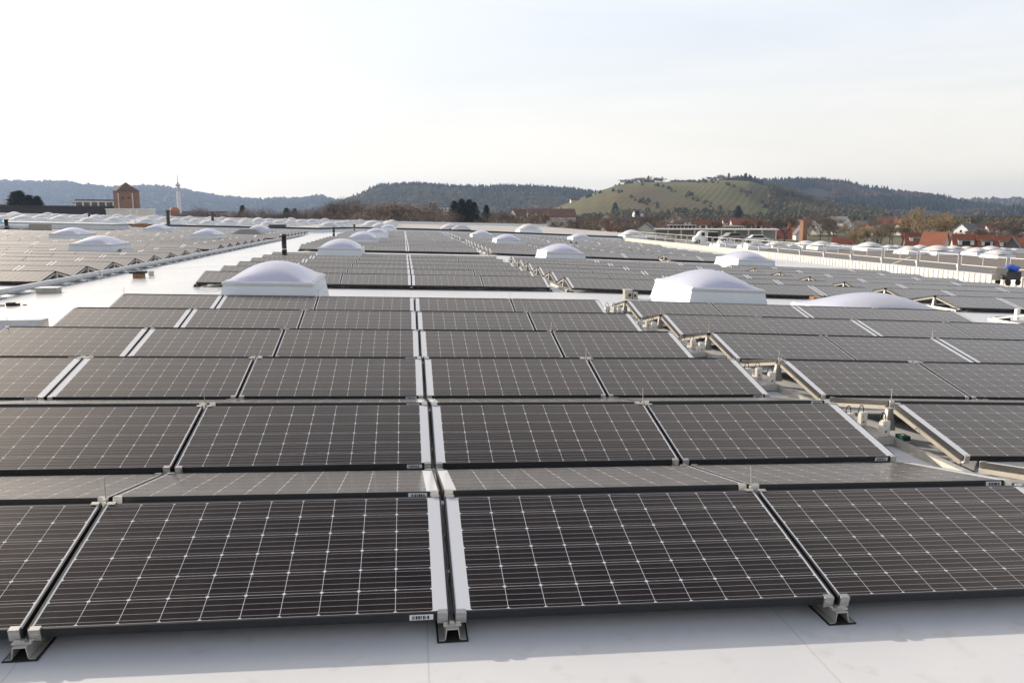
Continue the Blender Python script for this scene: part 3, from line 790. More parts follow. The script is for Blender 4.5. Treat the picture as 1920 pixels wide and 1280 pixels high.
# ------------------------------------------------------------------ ground
def ground_mat():
    M = bpy.data.materials.new('valley ground'); M.use_nodes = True
    t = M.node_tree; b = t.nodes['Principled BSDF']; b.inputs['Roughness'].default_value = .95
    tx = nd(t, 'ShaderNodeTexCoord'); v = nd(t, 'ShaderNodeTexVoronoi'); v.inputs['Scale'].default_value = .006; t.links.new(tx.outputs['Object'], v.inputs[0])
    cr = nd(t, 'ShaderNodeValToRGB'); t.links.new(v.outputs['Color'], cr.inputs[0])
    cr.color_ramp.elements[0].color = (.10, .11, .05, 1); cr.color_ramp.elements[1].color = (.16, .13, .09, 1)
    t.links.new(cr.outputs[0], b.inputs['Base Color']); return M
b = MB(); n = 40
b.grid(lambda u, v: (-9000+u*18000, -800+v*13000, GROUND), n, n)
struct(b.build('ground', ground_mat()))

# ------------------------------------------------------------------ second hall behind the first
def z2(X, Y): return -.10-.022*X - .004*(Y-85)*0
M_roof2 = mat('pale weathered roof', (.46, .44, .41), .55, var=.2, scale=.12)
def slab(name, x0, x1, y0, y1, zf, th, m_):
    b = MB()
    b.hexa([(x0, y0, GROUND), (x1, y0, GROUND), (x1, y1, GROUND), (x0, y1, GROUND), (x0, y0, zf(x0, y0)-th), (x1, y0, zf(x1, y0)-th), (x1, y1, zf(x1, y1)-th), (x0, y1, zf(x0, y1)-th)])
    return b
r = thing('second_hall', 'pale second factory hall beyond the dark far roof edge', 'hall')
slab('w', -120, 30, 84, 168, z2, .1, None).build('wall', M_wallg, r)
b = MB(); b.hexa([(-120, 84, z2(-120, 84)-.1), (30, 84, z2(30, 84)-.1), (30, 168, z2(30, 168)-.1), (-120, 168, z2(-120, 0)-.1), (-120, 84, z2(-120, 0)), (30, 84, z2(30, 0)), (30, 168, z2(30, 0)), (-120, 168, z2(-120, 0))])
b.build('roof', M_roof2, r)
b = MB(); b.hexa([(-120, 166, z2(-120, 0)), (30, 166, z2(30, 0)), (30, 167, z2(30, 0)), (-120, 167, z2(-120, 0)), (-120, 166, z2(-120, 0)+.5), (30, 166, z2(30, 0)+.5), (30, 167, z2(30, 0)+.5), (-120, 167, z2(-120, 0)+.5)])
b.build('edge_upstand', M_white, r)
i = 0
rows2 = [90, 99, 109, 120, 132, 145, 158]
c1 = 0
def rowname(q): return ORD[q+1]
for ri, Y in enumerate(rows2):
    x0s = -6.0*10 - (ri % 2)*2
    ks = []
    X = -78
    while X < 4:
        pxx = proj(Vector((X, Y, z2(X, Y)+.5)))[0]
        if -10 < pxx < 740: ks.append((pxx, X))
        X += 6.3
    for q, (pxx, X) in enumerate(sorted(ks)):
        sc = 1.0+R.uniform(-.08, .12)
        dome('pale domed skylight on the second hall, %s row back, %s from the left' % (ORD[ri+1], ordn(q+1)), (X+R.uniform(-.4, .4), Y, z2(X, Y)), 'domed skylights on the second hall', (curbf, domef), .92*sc)
for x, yb, ht, lab in ((316, 422, 1.6, 'dark vent pipe on the second hall below the antenna mast'), (399, 418, 1.4, 'dark vent pipe on the second hall right of the mast'), (168, 416, 1.0, 'short dark vent below the black hall wall')):
    P = unz(x, yb, .6); 
    r = thing('roof_vent', lab, 'vent pipe', (P.x, P.y if P.y < 150 and P.y > 86 else 95, z2(P.x, 0)), 0, 'dark vents on the second hall')
    b = MB(); b.lathe([(.18, 0), (.18, ht), (.24, ht), (.24, ht+.12), (0.01, ht+.14)], 10); b.build('pipe', M_dark, r)
    b = MB(); b.lathe([(.4, 0), (.2, .2)], 10); b.build('flashing', M_white, r)
r = thing('dark_roof_unit', 'low black rooftop unit between the far domes', 'roof unit', (Xat(525, 82), 82, z2(-14, 0)+.1))
b = MB(); b.box(-.8, .8, -.5, .5, 0, .38); b.build('casing', M_dark, r); b = MB(); b.box(-.85, .85, -.6, .6, .38, .43); b.build('lid', M_zinc, r)
r = thing('green_roof_unit', 'dark green rooftop unit under a pale dome past the aisle', 'roof unit', (Xat(866, 81), 81.5, zr(5)-.1))
b = MB(); b.box(-1.0, 1.0, -.5, .5, 0, .42); b.build('casing', M_dark, r)
b = MB(); b.grid(lambda u, v: (-1.1+2.2*u, -.6+1.2*v, .425+.5*math.sin(math.pi*u)*math.sin(math.pi*v)), 10, 6); b.build('dome_lid', M_grd, r, True)
dome('pale dome left of the green rooftop unit at the skyline', (Xat(845, 84), 84, zr(3)), 'skyline domes', (curbf, domef), 1.0)
dome('pale dome alone at the skyline above the middle of the roof', (Xat(991, 88), 88, z2(12, 0)), 'skyline domes', (curbf, domef), 1.25)
dome('white dome at the skyline left of the railing start', (Xat(1180, 81), 80.5, zr(20)), 'skyline domes', (curbf, domef), 1.1)
dome('pale pointed dome at skyline near the end of the second hall', (Xat(702, 95), 95, z2(-3, 0)), 'skyline domes', (curbf, domef), 1.3)

# ------------------------------------------------------------------ neighbouring lower roof at right
def z3(X, Y): return -2.55-.024*(X-26)
M_grav = mat('brown gravel roof', (.17, .15, .135), .9, var=.25, scale=1.2)
M_bit = mat('grey bitumen roof', (.16, .165, .17), .85, var=.12, scale=.3)
r = thing('neighbour_hall', 'lower neighbouring hall with brown roof beyond the white railing', 'hall')
slab('w', 25.5, 130, 12, 118, z3, .1, None).build('wall', M_wallg, r)
def sheet(x0, x1, y0, y1, dz): 
    b = MB(); b.hexa([(x0, y0, z3(x0, 0)-.1+dz), (x1, y0, z3(x1, 0)-.1+dz), (x1, y1, z3(x1, 0)-.1+dz), (x0, y1, z3(x0, 0)-.1+dz), (x0, y0, z3(x0, 0)+dz), (x1, y0, z3(x1, 0)+dz), (x1, y1, z3(x1, 0)+dz), (x0, y1, z3(x0, 0)+dz)]); return b
sheet(25.5, 52, 12, 118, 0).build('grey_roof', M_bit, r)
sheet(52.01, 130, 12, 118, .0).build('brown_roof', M_grav, r)
b = MB(); b.hexa([(25.5, 117, z3(25, 0)), (130, 117, z3(130, 0)), (130, 117.5, z3(130, 0)), (25.5, 117.5, z3(25, 0)), (25.5, 117, z3(25, 0)+.6), (130, 117, z3(130, 0)+.6), (130, 117.5, z3(130, 0)+.6), (25.5, 117.5, z3(25, 0)+.6)])
b.build('edge_coping', M_white, r)
nd_ = [(60, 610, 120), (180, 606, 80), (285, 635, 140), (395, 672, 150), (490, 660, 110), (560, 628, 80), (725, 645, 90), (760, 680, 150), (905, 652, 90), (960, 675, 90), (1050, 645, 80), (1060, 705, 130), (1140, 662, 100), (1270, 712, 160), (1390, 682, 100), (1265, 655, 60), (1490, 670, 90), (1570, 662, 60), (1565, 712, 120), (1670, 700, 120), (1720, 735, 130), (1760, 685, 80), (1850, 672, 70), (-330, 640, 150), (-120, 668, 150)]
nd_ += [(R.uniform(-60, 1880), 0, R.uniform(45, 75)) for _ in range(16)]
nd_ = [(a, bb if bb else 612+max(0, a)*.030+R.uniform(0, 22), w) for a, bb, w in nd_]
for q, (a, bb, w) in enumerate(sorted(nd_)):
    x, y = 1440+a/4, 300+bb/4
    z = -3.2
    for _ in range(20):
        P = unz(x, y, z); z = .5*z+.5*z3(P.x, 0)
    P.z = z3(P.x, 0)
    if P.y > 114: P = CAM+(P-CAM)*((113-CAM.y)/(P.y-CAM.y)); P.z = z3(P.x, 0)
    if P.x < 27: P.x = 27
    s = max(.7, min(2.8, 1.0*(w/4)*(P-CAM).length/F/2.1))
    dome('white dome on the brown neighbouring roof, %s of its domes from the left' % ordn(q+1), P, 'white domes on the neighbouring roof', (curbf, domef), s)
# white lorry and parked cars on the neighbouring deck
def wheels(r, xs, y, rr):
    for x in xs:
        for s in (-1, 1):
            b = MB(); b.tube((x, s*y-.1, rr), (x, s*y+.1, rr), rr, n=14); w = b.build('wheel', M_rub, r)
            b = MB(); b.tube((x, s*(y+.0)-.12, rr), (x, s*(y+.0)+.12, rr), rr*.5, n=10); b.build('rim', M_zinc, w)
M_glass = mat('dark window glass', (.03, .035, .04), .08)
M_carw = mat('white car paint', (.72, .72, .72), .25, coat=.6)
M_carg = mat('grey car paint', (.20, .21, .23), .3, coat=.6)
def deck(x, y, D):
    P = pt(x, y, D); return P
P = CAM+ray(1322, 440)*62; zc_ = z3(P.x, 0)
zl = CAM.z - (456-404)*62/F
r = thing('white_lorry', 'white lorry cab with dark cargo opening beyond the railing', 'lorry', (P.x, P.y, zl), rad(-8)); r.scale = (.6, .6, .6)
b = MB()
def prism(b, poly, y0, y1):
    k = len(b.v); n = len(poly)
    for y in (y0, y1):
        for p in poly: b.v.append((p[0], y, p[1]))
    b.f.append(tuple(k+i for i in range(n))); b.uv.append([(0, 0)]*n)
    b.f.append(tuple(k+2*n-1-i for i in range(n))); b.uv.append([(0, 0)]*n)
    for i in range(n):
        j = (i+1) % n; b.f.append((k+i, k+n+i, k+n+j, k+j)); b.uv.append([(0, 0)]*4)
prism(b, [(-1.5, .25), (-1.5, .75), (-1.1, .95), (-.75, 1.5), (-.35, 1.62), (.05, 1.62), (.05, .25)], -.7, .7); b.build('cab', M_carw, r)
b = MB(); b.box(-.62, -.2, -.715, .715, .98, 1.42); b.build('side_window', M_glass, r)
b = MB(); b.box(.10, 1.5, -.72, .72, .35, 1.45); b.build('cargo_box', M_dark, r)
b = MB(); b.box(.08, 1.52, -.75, .75, 1.45, 1.52); b.box(.08, .2, -.75, .75, .35, 1.45); b.build('box_frame', M_carw, r)
wheels(r, (-1.0, 1.1), .62, .26)
def car(x, y, D, label, m_, rz=0):
    P = pt(x, y, D)
    r = thing('parked_car', label, 'car', P, rz, 'vehicles parked on the neighbouring deck'); r.scale = (.72, .72, .72)
    b = MB(); prism(b, [(-1.5, .2), (-1.5, .55), (-.9, .66), (-.5, 1.0), (.6, 1.0), (1.1, .66), (1.5, .6), (1.5, .2)], -.62, .62); b.build('body', m_, r)
    b = MB(); prism(b, [(-.78, .68), (-.45, .94), (.55, .94), (.92, .68)], -.635, .635); b.build('windows', M_glass, r)
    wheels(r, (-.95, .95), .55, .24)
car(1372, 452, 70, 'grey car beyond the railing right of the white lorry', M_carg, .1)
car(1418, 456, 70, 'white car beyond the railing, further right of the lorry', M_carw, -.2)

# ------------------------------------------------------------------ far buildings
M_brick = mat('warm brick', (.28, .15, .10), .85, var=.2, scale=.4)
M_tile = mat('red roof tiles', (.25, .085, .048), .8, var=.2, scale=.5, objvar=.25)
M_tiled = mat('brown roof tiles', (.16, .09, .07), .8, var=.2, scale=.5, objvar=.2)
M_slateR = mat('grey slate roof', (.13, .13, .14), .7, var=.15, scale=.4)
M_rend = mat('pale render', (.62, .60, .55), .8, var=.06, scale=.3, objvar=.12)
M_rendw = mat('white render', (.74, .74, .74), .8, var=.05, scale=.3)
M_blackw = mat('black cladding', (.018, .020, .028), .5, var=.2, scale=.3)
M_orange = mat('orange painted steel', (.45, .16, .04), .6)
def X_Y(x, D):  # ground position of pixel column x at depth D
    q = CAM+ray(x, 404)*D; return q.x, q.y
def zpx(y, D): return CAM.z-(y-404)*D/F*1.0
def facing(x, D):
    X, Y = X_Y(x, D); return -math.atan2(X-CAM.x, Y-CAM.y)
# octagonal-looking brick tower
D = 330; X, Y = X_Y(240, D)
r = thing('brick_tower', 'square brick tower with chamfered corners and dark pyramid roof', 'tower', (X, Y, GROUND), rad(12))
zt = zpx(359, D)-GROUND; za = zpx(343, D)-GROUND
b = MB(); h = 4.6; c = 1.7
poly = [(-h, -h+c), (-h+c, -h), (h-c, -h), (h, -h+c), (h, h-c), (h-c, h), (-h+c, h), (-h, h-c)]
k = len(b.v)
for z in (0, zt):
    for p in poly: b.v.append((p[0], p[1], z))
for i in range(8): b.f.append((k+i, k+(i+1) % 8, k+8+(i+1) % 8, k+8+i)); b.uv.append([(0, 0)]*4)
b.build('wall', M_brick, r)
b = MB(); k = 0
for p in poly: b.v.append((p[0]*1.08, p[1]*1.08, zt-.1))
b.v.append((0, 0, za))
for i in range(8): b.f.append((i, (i+1) % 8, 8)); b.uv.append([(0, 0)]*3)
b.f.append(tuple(reversed(range(8)))); b.uv.append([(0, 0)]*8)
b.build('roof', M_tiled, r)
b = MB(); b.box(-h+c+.1, -h+c+.5, -h-.25, -h, 0, zt-1); b.box(h-c-.5, h-c-.1, -h-.25, -h, 0, zt-1); b.build('pilaster', M_rend, r)
for zz in (zt-3.2,):
    for xx in (-1, 1.2):
        b = MB(); b.box(xx-.5, xx+.5, -h-.08, -h-.01, zz, zz+.7); b.build('window', M_glass, r)
# long window building
def block(name, label, cat, x0, x1, yt, D, depth, m_, roofm=None, wins=None, parapet=.5, rot=True):
    Xa, Ya = X_Y((x0+x1)/2, D); w = (x1-x0)*D/F; H = zpx(yt, D)-GROUND
    r = thing(name, label, cat, (Xa, Ya, GROUND), facing((x0+x1)/2, D) if rot else 0)
    b = MB(); b.box(-w/2, w/2, 0, depth, 0, H); b.build('wall', m_, r)
    b = MB(); b.box(-w/2-.15, w/2+.15, -.2, depth+.2, H, H+parapet); b.build('roof_edge', roofm or M_dark, r)
    if wins:
        n, rows, ww, wh, top = wins
        for ri in range(rows):
            for i in range(n):
                cx = -w/2+w*(i+.5)/n; zz = H-top-ri*(wh+1.2)-wh
                f = MB(); f.box(cx-ww/2-.1, cx+ww/2+.1, -.12, -.005, zz-.1, zz+wh+.1); fo = f.build('window', M_rendw, r)
                f = MB(); f.box(cx-ww/2, cx+ww/2, -.16, -.125, zz, zz+wh); f.build('pane', M_glass, fo)
    return r
block('windowed_block', 'long pale building with a row of tall windows beside the brick tower', 'building', 148, 224, 377, 340, 12, M_rendw, M_tiled, (6, 1, 2.2, 2.8, .6), .5)
block('gable_annex', 'pale stepped annex at the left end of the windowed building', 'building', 140, 152, 382, 345, 10, M_rend, M_tiled, None, .4)
block('black_hall', 'long black clad hall wall on the left skyline', 'hall', 14, 204, 388, 190, 20, M_blackw, M_dark, None, .25)
b = MB(); 
Xa, Ya = X_Y(109, 190); rz = facing(109, 190)
r = [o for o in bpy.data.objects if o.name == 'black_hall'][0]
for u in (-.38, -.02, .22, .40):
    b = MB(); b.box(u*24, u*24+.12, -.1, -.01, 0, 11); b.build('seam_strip', M_zinc, r)
block('pale_hall', 'white box-shaped hall below the brick tower', 'hall', 204, 288, 393, 185, 18, M_rend, M_white, None, .2)
block('grey_annex', 'grey wall at the far left edge beside the black hall', 'building', -25, 13, 386, 192, 15, M_wallg, M_tiled, None, .3)
block('low_shed', 'small dark-windowed shed right of the white box hall', 'shed', 284, 305, 405, 180, 8, M_white, M_white, (2, 1, .8, .6, .3), .15)
X, Y = X_Y(249, 182)
r = thing('roof_ladder', 'metal access ladder leaning on the white box hall', 'ladder', (X, Y, 0), facing(249, 182))
b = MB(); b.beam((-1.0, -.4, -.7), (-.2, 0, 3.0), .08, .08); b.beam((.2, -.4, -.7), (1.0, 0, 3.0), .08, .08); b.build('side_rails', M_zinc, r)
b = MB()
for i in range(8): t = (i+.5)/8; b.beam((-1+.8*t, -.4+.4*t, -.7+3.7*t), (.2+.8*t, -.4+.4*t, -.7+3.7*t), .06, .06)
b.build('rungs', M_zinc, r)
# antenna mast
D = 900; X, Y = X_Y(337, D)
r = thing('antenna_mast', 'tall slender white telecom tower with red striped antenna', 'telecom tower', (X, Y, GROUND))
b = MB(); H0 = zpx(360, D)-GROUND; Hp = zpx(346, D)-GROUND; Ht = zpx(327, D)-GROUND
b.lathe([(2.5, 0), (1.8, H0)], 12); b.build('shaft', M_rendw, r, True)
b = MB(); b.lathe([(.9, H0), (.9, Hp-3.0), (2.6, Hp-2.4), (2.8, Hp-1.2), (1.4, Hp), (1.0, Hp+1.5), (.5, Hp+2)], 12); b.build('platform', M_rend, r, True)
b = MB(); b.tube((0, 0, Hp+1), (0, 0, Ht), .42, .18, 8); b.build('antenna', M_beige, r)
# orange crane-like frame
D = 420; X, Y = X_Y(328, D)
r = thing('orange_gantry', 'orange brick-coloured low tower below the antenna mast', 'tower', (X, Y, GROUND), .3)
b = MB(); b.box(-2.2, 2.2, -2.2, 2.2, 0, zpx(396, D)-GROUND); b.build('wall', M_brick, r); b = MB(); b.taper(5.4, 5.4, zpx(396, D)-GROUND, 2.6, 2.6, zpx(389, D)-GROUND); b.build('cap', M_orange, r)

def house(label, x, yb, D, w, dp, hw, hr, rz, roofm, wallm=None, dormers=0, chimney=True, wins=2, group='houses in the village', cat='house', name='village_house', zoff=None):
    X, Y = X_Y(x, D)
    zg = zpx(yb, D)
    r = thing(name, label, cat, (X, Y, zg), rz, group)
    wallm = wallm or M_rend
    b = MB(); b.box(-w/2, w/2, -dp/2, dp/2, 0, hw)
    b.face([(-w/2, -dp/2, hw), (-w/2, dp/2, hw), (-w/2, 0, hw+hr)][::-1]); b.face([(w/2, -dp/2, hw), (w/2, dp/2, hw), (w/2, 0, hw+hr)])
    b.build('wall', wallm, r)
    b = MB(); ov = .4; sl_ = hr/(dp/2); th = .22
    for s in (-1, 1):
        y1 = s*(dp/2+ov); z1 = hw-ov*sl_
        b.hexa([(-w/2-ov, y1, z1), (w/2+ov, y1, z1), (w/2+ov, 0, hw+hr), (-w/2-ov, 0, hw+hr), (-w/2-ov, y1, z1+th), (w/2+ov, y1, z1+th), (w/2+ov, 0, hw+hr+th), (-w/2-ov, 0, hw+hr+th)] if s < 0 else
               [(w/2+ov, y1, z1), (-w/2-ov, y1, z1), (-w/2-ov, 0.001, hw+hr), (w/2+ov, 0.001, hw+hr), (w/2+ov, y1, z1+th), (-w/2-ov, y1, z1+th), (-w/2-ov, 0.001, hw+hr+th), (w/2+ov, 0.001, hw+hr+th)])
    rf = b.build('roof', roofm, r)
    if chimney:
        b = MB(); b.box(w*.2, w*.2+.7, -.35, .35, hw+hr*.6, hw+hr+1.0); b.build('chimney', M_brick, rf)
    for i in range(dormers):
        cx = -w/2+w*(i+.5)/dormers; b = MB(); yy = -dp*.36; dw = min(w/dormers*.34, 3.0)
        b.box(cx-dw, cx+dw, yy, 0, hw+hr*.2, hw+hr*.66); b.build('dormer', M_rendw, r)
        b = MB(); b.box(cx-dw-.25, cx+dw+.25, yy-.5, .1, hw+hr*.66+.003, hw+hr*.66+.2); b.build('dormer_roof', M_slateR, r)
        b = MB(); b.box(cx-dw*.5, cx+dw*.5, yy-.06, yy-.01, hw+hr*.3, hw+hr*.6); b.build('window', M_glass, r)
    for i in range(wins):
        cx = -w/2+w*(i+.5)/wins
        b = MB(); b.box(cx-.6, cx+.6, -dp/2-.05, -dp/2-.01, hw*.45, hw*.45+1.3); b.build('window', M_glass, r)
    b = MB(); b.box(-w/2-.05, -w/2-.01, -.6, .6, hw*.5, hw*.5+1.3); b.build('window', M_glass, r)
    return r
H = house
# right-hand houses from the photo: label, x range, top row, depth, turn, roof, wall, dormers, chimney
def PH(label, x0, x1, yt, D, rz, roofm, wallm=None, dorm=0, chim=False, gable=False, dpf=1.0, wins=2, roofpart=.58):
    Ht = zpx(yt, D)-GROUND; wv = (x1-x0)*D/F
    if gable: w, dp, turn = wv*1.3, wv, rad(90)
    else: w, dp, turn = wv, max(5.0, min(9.0, wv*.6))*dpf, 0
    H(label, (x0+x1)/2, 404+(CAM.z-GROUND)*F/D, D, w, dp, Ht*(1-roofpart), Ht*roofpart, facing((x0+x1)/2, D)+turn+rad(rz), roofm, wallm, dorm, chim, wins)
PH('white gabled house at the start of the railing', 1194, 1232, 418, 260, -6, M_slateR, M_rend, gable=True, roofpart=.32)
PH('red tiled house behind the glazed pergola row', 1308, 1352, 414, 340, 4, M_tile, dorm=2, roofpart=.6)
PH('small blue-white gabled house right of the red tiled house', 1347, 1361, 425, 320, 5, M_slateR, M_rendw, gable=True)
PH('steep red house with chimney above the parked cars', 1397, 1434, 412, 330, -12, M_tile, dorm=2, chim=True, roofpart=.68)
PH('small red-roofed house with white gable end', 1432, 1448, 423, 320, -20, M_tile, M_rendw, gable=True)
PH('low red house left of the brick chimney', 1452, 1484, 431, 340, 4, M_tile, roofpart=.7)
PH('orange-brown roofed house behind the low red one', 1480, 1500, 418, 380, -30, M_tile, roofpart=.6)
PH('pale gabled barn in front of the brick chimney', 1492, 1514, 423, 350, 12, M_slateR, M_rend, gable=True)
PH('long low red house behind the railing centre', 1566, 1606, 446, 250, 3, M_tile, roofpart=.6)
PH('grey gabled small house amid the village trees', 1635, 1648, 443, 260, 0, M_slateR, M_rend, gable=True)
PH('red house with wide grey dormer right of the tall bare tree', 1702, 1738, 438, 230, 12, M_tile, dorm=1)
PH('bright red steep-roofed house with white gable', 1736, 1778, 436, 222, -25, M_tile, M_rendw, roofpart=.72)
PH('red terraced house with a pale flat dormer, left of three', 1792, 1832, 440, 205, 16, M_tile, dorm=1, roofpart=.66)
PH('red terraced house with a pale flat dormer, middle of three', 1839, 1866, 442, 203, 14, M_tile, dorm=1, roofpart=.66)
PH('red terraced house with a pale flat dormer, right of three', 1872, 1906, 444, 201, 16, M_tile, dorm=1, roofpart=.66)
PH('dark gabled house with pale bargeboards at right edge', 1889, 1918, 446, 180, -4, M_slateR, M_slateR, gable=True, roofpart=.45)
PH('red house cut by the right photo edge', 1910, 1950, 447, 215, 3, M_tile)
H('distant white house on the meadow above the terraces', 1815, 441, 420, 9, 8, 3, 3, .3, M_slateR, M_rendw)
H('white factory villa with dark roof beyond the far roof edge', 1033, 436, 330, 19, 9, 6.5, 3, 0, M_tiled, M_rendw, 0, True, 5)
H('cream gabled annex left of the white villa', 1004, 436, 325, 9, 8, 4.5, 4, rad(80), M_tiled, M_rend)
H('tan house among bare trees left of the villa', 975, 425, 420, 9, 8, 6, 3, .4, M_tiled, M_rend)
H('tiny reddish house near the far centre trees', 1140, 441, 300, 8, 7, 2, 2.2, .5, M_tile, M_rend)
H('tiny pink house behind bare trees centre right', 1138, 430, 380, 6, 7, 4, 3.2, 1.2, M_tile, M_rend)
H('hut on the crest at the left end of the vineyard hill', 1165, 344, 1480, 12, 8, 3, 2, .2, M_tiled, M_rend, 0, False, 0, None, 'hut', 'hill_hut')
H('white chapel-like house on the vineyard crest', 1326, 341, 1460, 10, 8, 4, 3, .2, M_slateR, M_rendw, 0, False, 0, None, 'house', 'hill_house')
H('white cottage halfway up the vineyard slope', 1247, 372, 1330, 9, 7, 4, 3, .3, M_tiled, M_rendw, 0, False, 0, None, 'cottage', 'vineyard_cottage')
H('small white cottage right on the vineyard slope', 1322, 375, 1330, 6, 6, 5, 3, .3, M_tiled, M_rendw, 0, False, 0, None, 'cottage', 'vineyard_cottage')
H('reddish cottages at the left foot of the vineyard', 1078, 382, 1300, 16, 8, 5, 3, .1, M_tile, M_rend, 0, False, 0, None, 'cottage', 'vineyard_cottage')
H('white lone house in scrub below the vineyard', 1196, 407, 900, 10, 8, 4, 3, .1, M_slateR, M_rendw, 0, False, 0, None, 'house', 'lone_house')
vs = random.Random(11)
vill = []
for i in range(52):
    lo, hi, ya_, yb_ = ((1545, 1700, 424, 444), (1700, 1900, 434, 448), (1440, 1550, 428, 442), (1270, 1440, 424, 438))[0 if i < 24 else 1 if i < 34 else 2 if i < 44 else 3]
    vill.append((vs.uniform(lo, hi), vs.uniform(ya_, yb_), vs.uniform(400, 520)))
for q, (x, yb, D) in enumerate(sorted([v for v in vill ])):
    H('tiny distant village house, %s from the left in the far cluster' % ordn(q+1), x, yb, D, vs.uniform(6, 9.5), 6, vs.uniform(2.5, 3.6), vs.uniform(2.2, 3.2), vs.uniform(-1.4, 1.4), vs.choice([M_tile, M_tile, M_tiled, M_slateR]), vs.choice([M_rend, M_rendw]), 0, False, 1, 'far village houses')
X, Y = X_Y(1508, 270)
r = thing('brick_chimney', 'tall square red brick chimney beside the gabled barn', 'chimney', (X, Y, GROUND), .2)
b = MB(); b.taper(1.9, 1.9, 0, 1.7, 1.7, zpx(415, 270)-GROUND); b.build('stack', M_brick, r); b = MB(); b.box(-1.05, 1.05, -1.05, 1.05, zpx(415, 270)-GROUND, zpx(413, 270)-GROUND); b.build('cap', M_brick, r)
block('tower_block', 'pale apartment block above the bare trees left of the conifer clump', 'building', 814, 846, 390, 700, 14, M_rend, M_wallg, (5, 4, 1.8, 1.4, .8), .4)
block('long_low_block', 'distant long reddish building under the left hill', 'building', 345, 425, 398, 480, 12, M_brick, M_slateR, (12, 1, 1.4, 1.5, 1), .5)
# glazed pergola rows
for x0, x1, yt, yb, D, lab in ((1256, 1305, 422, 445, 160, 'pale glazed frame building left of the red house'), (1362, 1395, 424, 445, 165, 'pale glazed frame building between two red houses')):
    Xa, Ya = X_Y((x0+x1)/2, D); w = (x1-x0)*D/F; z0, z1 = zpx(yb, D), zpx(yt, D)
    r = thing('glazed_frame', lab, 'pergola', (Xa, Ya, z0), facing((x0+x1)/2, D)+.05)
    b = MB(); b.box(-w/2, w/2, 0, 5, 0, .15); b.build('floor', M_rendw, r)
    h = z1-z0; n = 7
    for i in range(n+1): 
        x = -w/2+w*i/n; b = MB(); b.box(x-.07, x+.07, -.07, .07, .15, h-.15); b.build('post', M_rail, r)
    b = MB(); b.box(-w/2-.2, w/2+.2, -.2, 5.2, h-.15, h); b.box(-w/2, w/2, -.05, .05, h*.5, h*.5+.1); b.build('roof_frame', M_wallg, r)
    b = MB(); b.box(-w/2, w/2, 4.5, 4.6, .15, h-.15); b.build('glazing', M_glass, r)
D = 135; Xa, Ya = X_Y(1300, D)
r = thing('long_canopy', 'long white flat canopy behind the start of the railing', 'canopy', (Xa, Ya, zpx(449, D)), facing(1300, D)+.04)
b = MB(); b.box(-6.5, 14, 0, 6, 1.62, 1.8); b.build('roof', M_rend, r)
for i in range(10): x = -6.3+i*2.2; b = MB(); b.box(x-.1, x+.1, 0.05, .25, 0, 1.6); b.build('column', M_rail, r)
b = MB(); b.box(-6.5, 14, 5.5, 5.8, 0, 1.6); b.build('back_wall', M_wallg, r)

# ------------------------------------------------------------------ trees
M_bark = mat('grey brown bark', (.11, .085, .065), .9, var=.2, scale=2)
M_twig = mat('bare twigs', (.19, .145, .115), .95, var=.15, scale=.3, objvar=.22)
M_twig2 = mat('budding twigs', (.26, .20, .11), .95, var=.15, scale=.3, objvar=.2)
M_pale = mat('pale birch bark', (.42, .38, .34), .9, var=.2, scale=1.5)
M_con = mat('conifer needles', (.022, .036, .022), .9, var=.3, scale=.5, objvar=.2)
def bare_tree(seed, h=12, spread=4.0, ntw=1500, trunkm=M_bark, twm=M_twig):
    rr = random.Random(seed); t = MB(); tips = []
    t.tube((0, 0, 0), (0, 0, h*.35), h*.022, h*.016, 7, False)
    def br(p, d, l, r_, lev):
        q = p+d*l; t.tube(p, q, r_, r_*.6, 5 if lev < 2 else 4, False); tips.append((q, lev)); tips.append(((p+q)/2, lev))
        if lev < 4:
            for _ in range(rr.choice((2, 3, 3))):
                nd2 = (d+Vector((rr.uniform(-1, 1), rr.uniform(-1, 1), rr.uniform(-.45, .7)))*.66).normalized()
                br(q, nd2, l*rr.uniform(.62, .8), r_*.6, lev+1)
    for i in range(5):
        a = i*1.26+rr.uniform(-.4, .4)
        br(Vector((0, 0, h*rr.uniform(.12, .34))), Vector((math.cos(a)*.5*spread/4, math.sin(a)*.5*spread/4, 1)).normalized(), h*.22, h*.011, 1)
    tips = [q for q, l in tips if l >= 1]
    w = MB()
    for i in range(ntw):
        c = rr.choice(tips)+Vector((rr.gauss(0, .5), rr.gauss(0, .5), rr.gauss(.1, .5)))*h/12
        d = Vector((rr.uniform(-1, 1), rr.uniform(-1, 1), rr.uniform(-.2, 1.2))).normalized()
        s = d.orthogonal().normalized(); L_ = rr.uniform(.5, 1.2)*h/12; ww = .055*h/12
        w.face([c-s*ww, c+s*ww, c+d*L_])
    return t.mesh('trunk', trunkm), w.mesh('crown', twm)
def conifer(seed, h=14, wd=3.2, n=2200):
    rr = random.Random(seed); t = MB(); t.tube((0, 0, 0), (0, 0, h*.95), h*.018, .03, 6, False); w = MB()
    for i in range(n):
        z = h*(.08+.92*rr.random()**.8); f = 1-z/h; a = rr.uniform(0, 6.283)
        rad_ = wd*(f**.75)*(.45+.55*rr.random())*(1+.18*math.sin(z*3.1)+.15*math.sin(3*a+seed))
        c = Vector((math.cos(a)*rad_, math.sin(a)*rad_, z))
        o_ = Vector((math.cos(a), math.sin(a), -.35+rr.uniform(-.3, .4))).normalized(); s = Vector((-math.sin(a), math.cos(a), rr.uniform(-.4, .4)))
        L_ = rr.uniform(.5, 1.0)*h/14; ww = .22*h/14
        w.face([c-s*ww, c+s*ww, c+o_*L_])
    return t.mesh('trunk', M_bark), w.mesh('crown', M_con)
BARE = [bare_tree(s, 12, 4+s % 3, 1500, M_bark, M_twig) for s in range(4)]
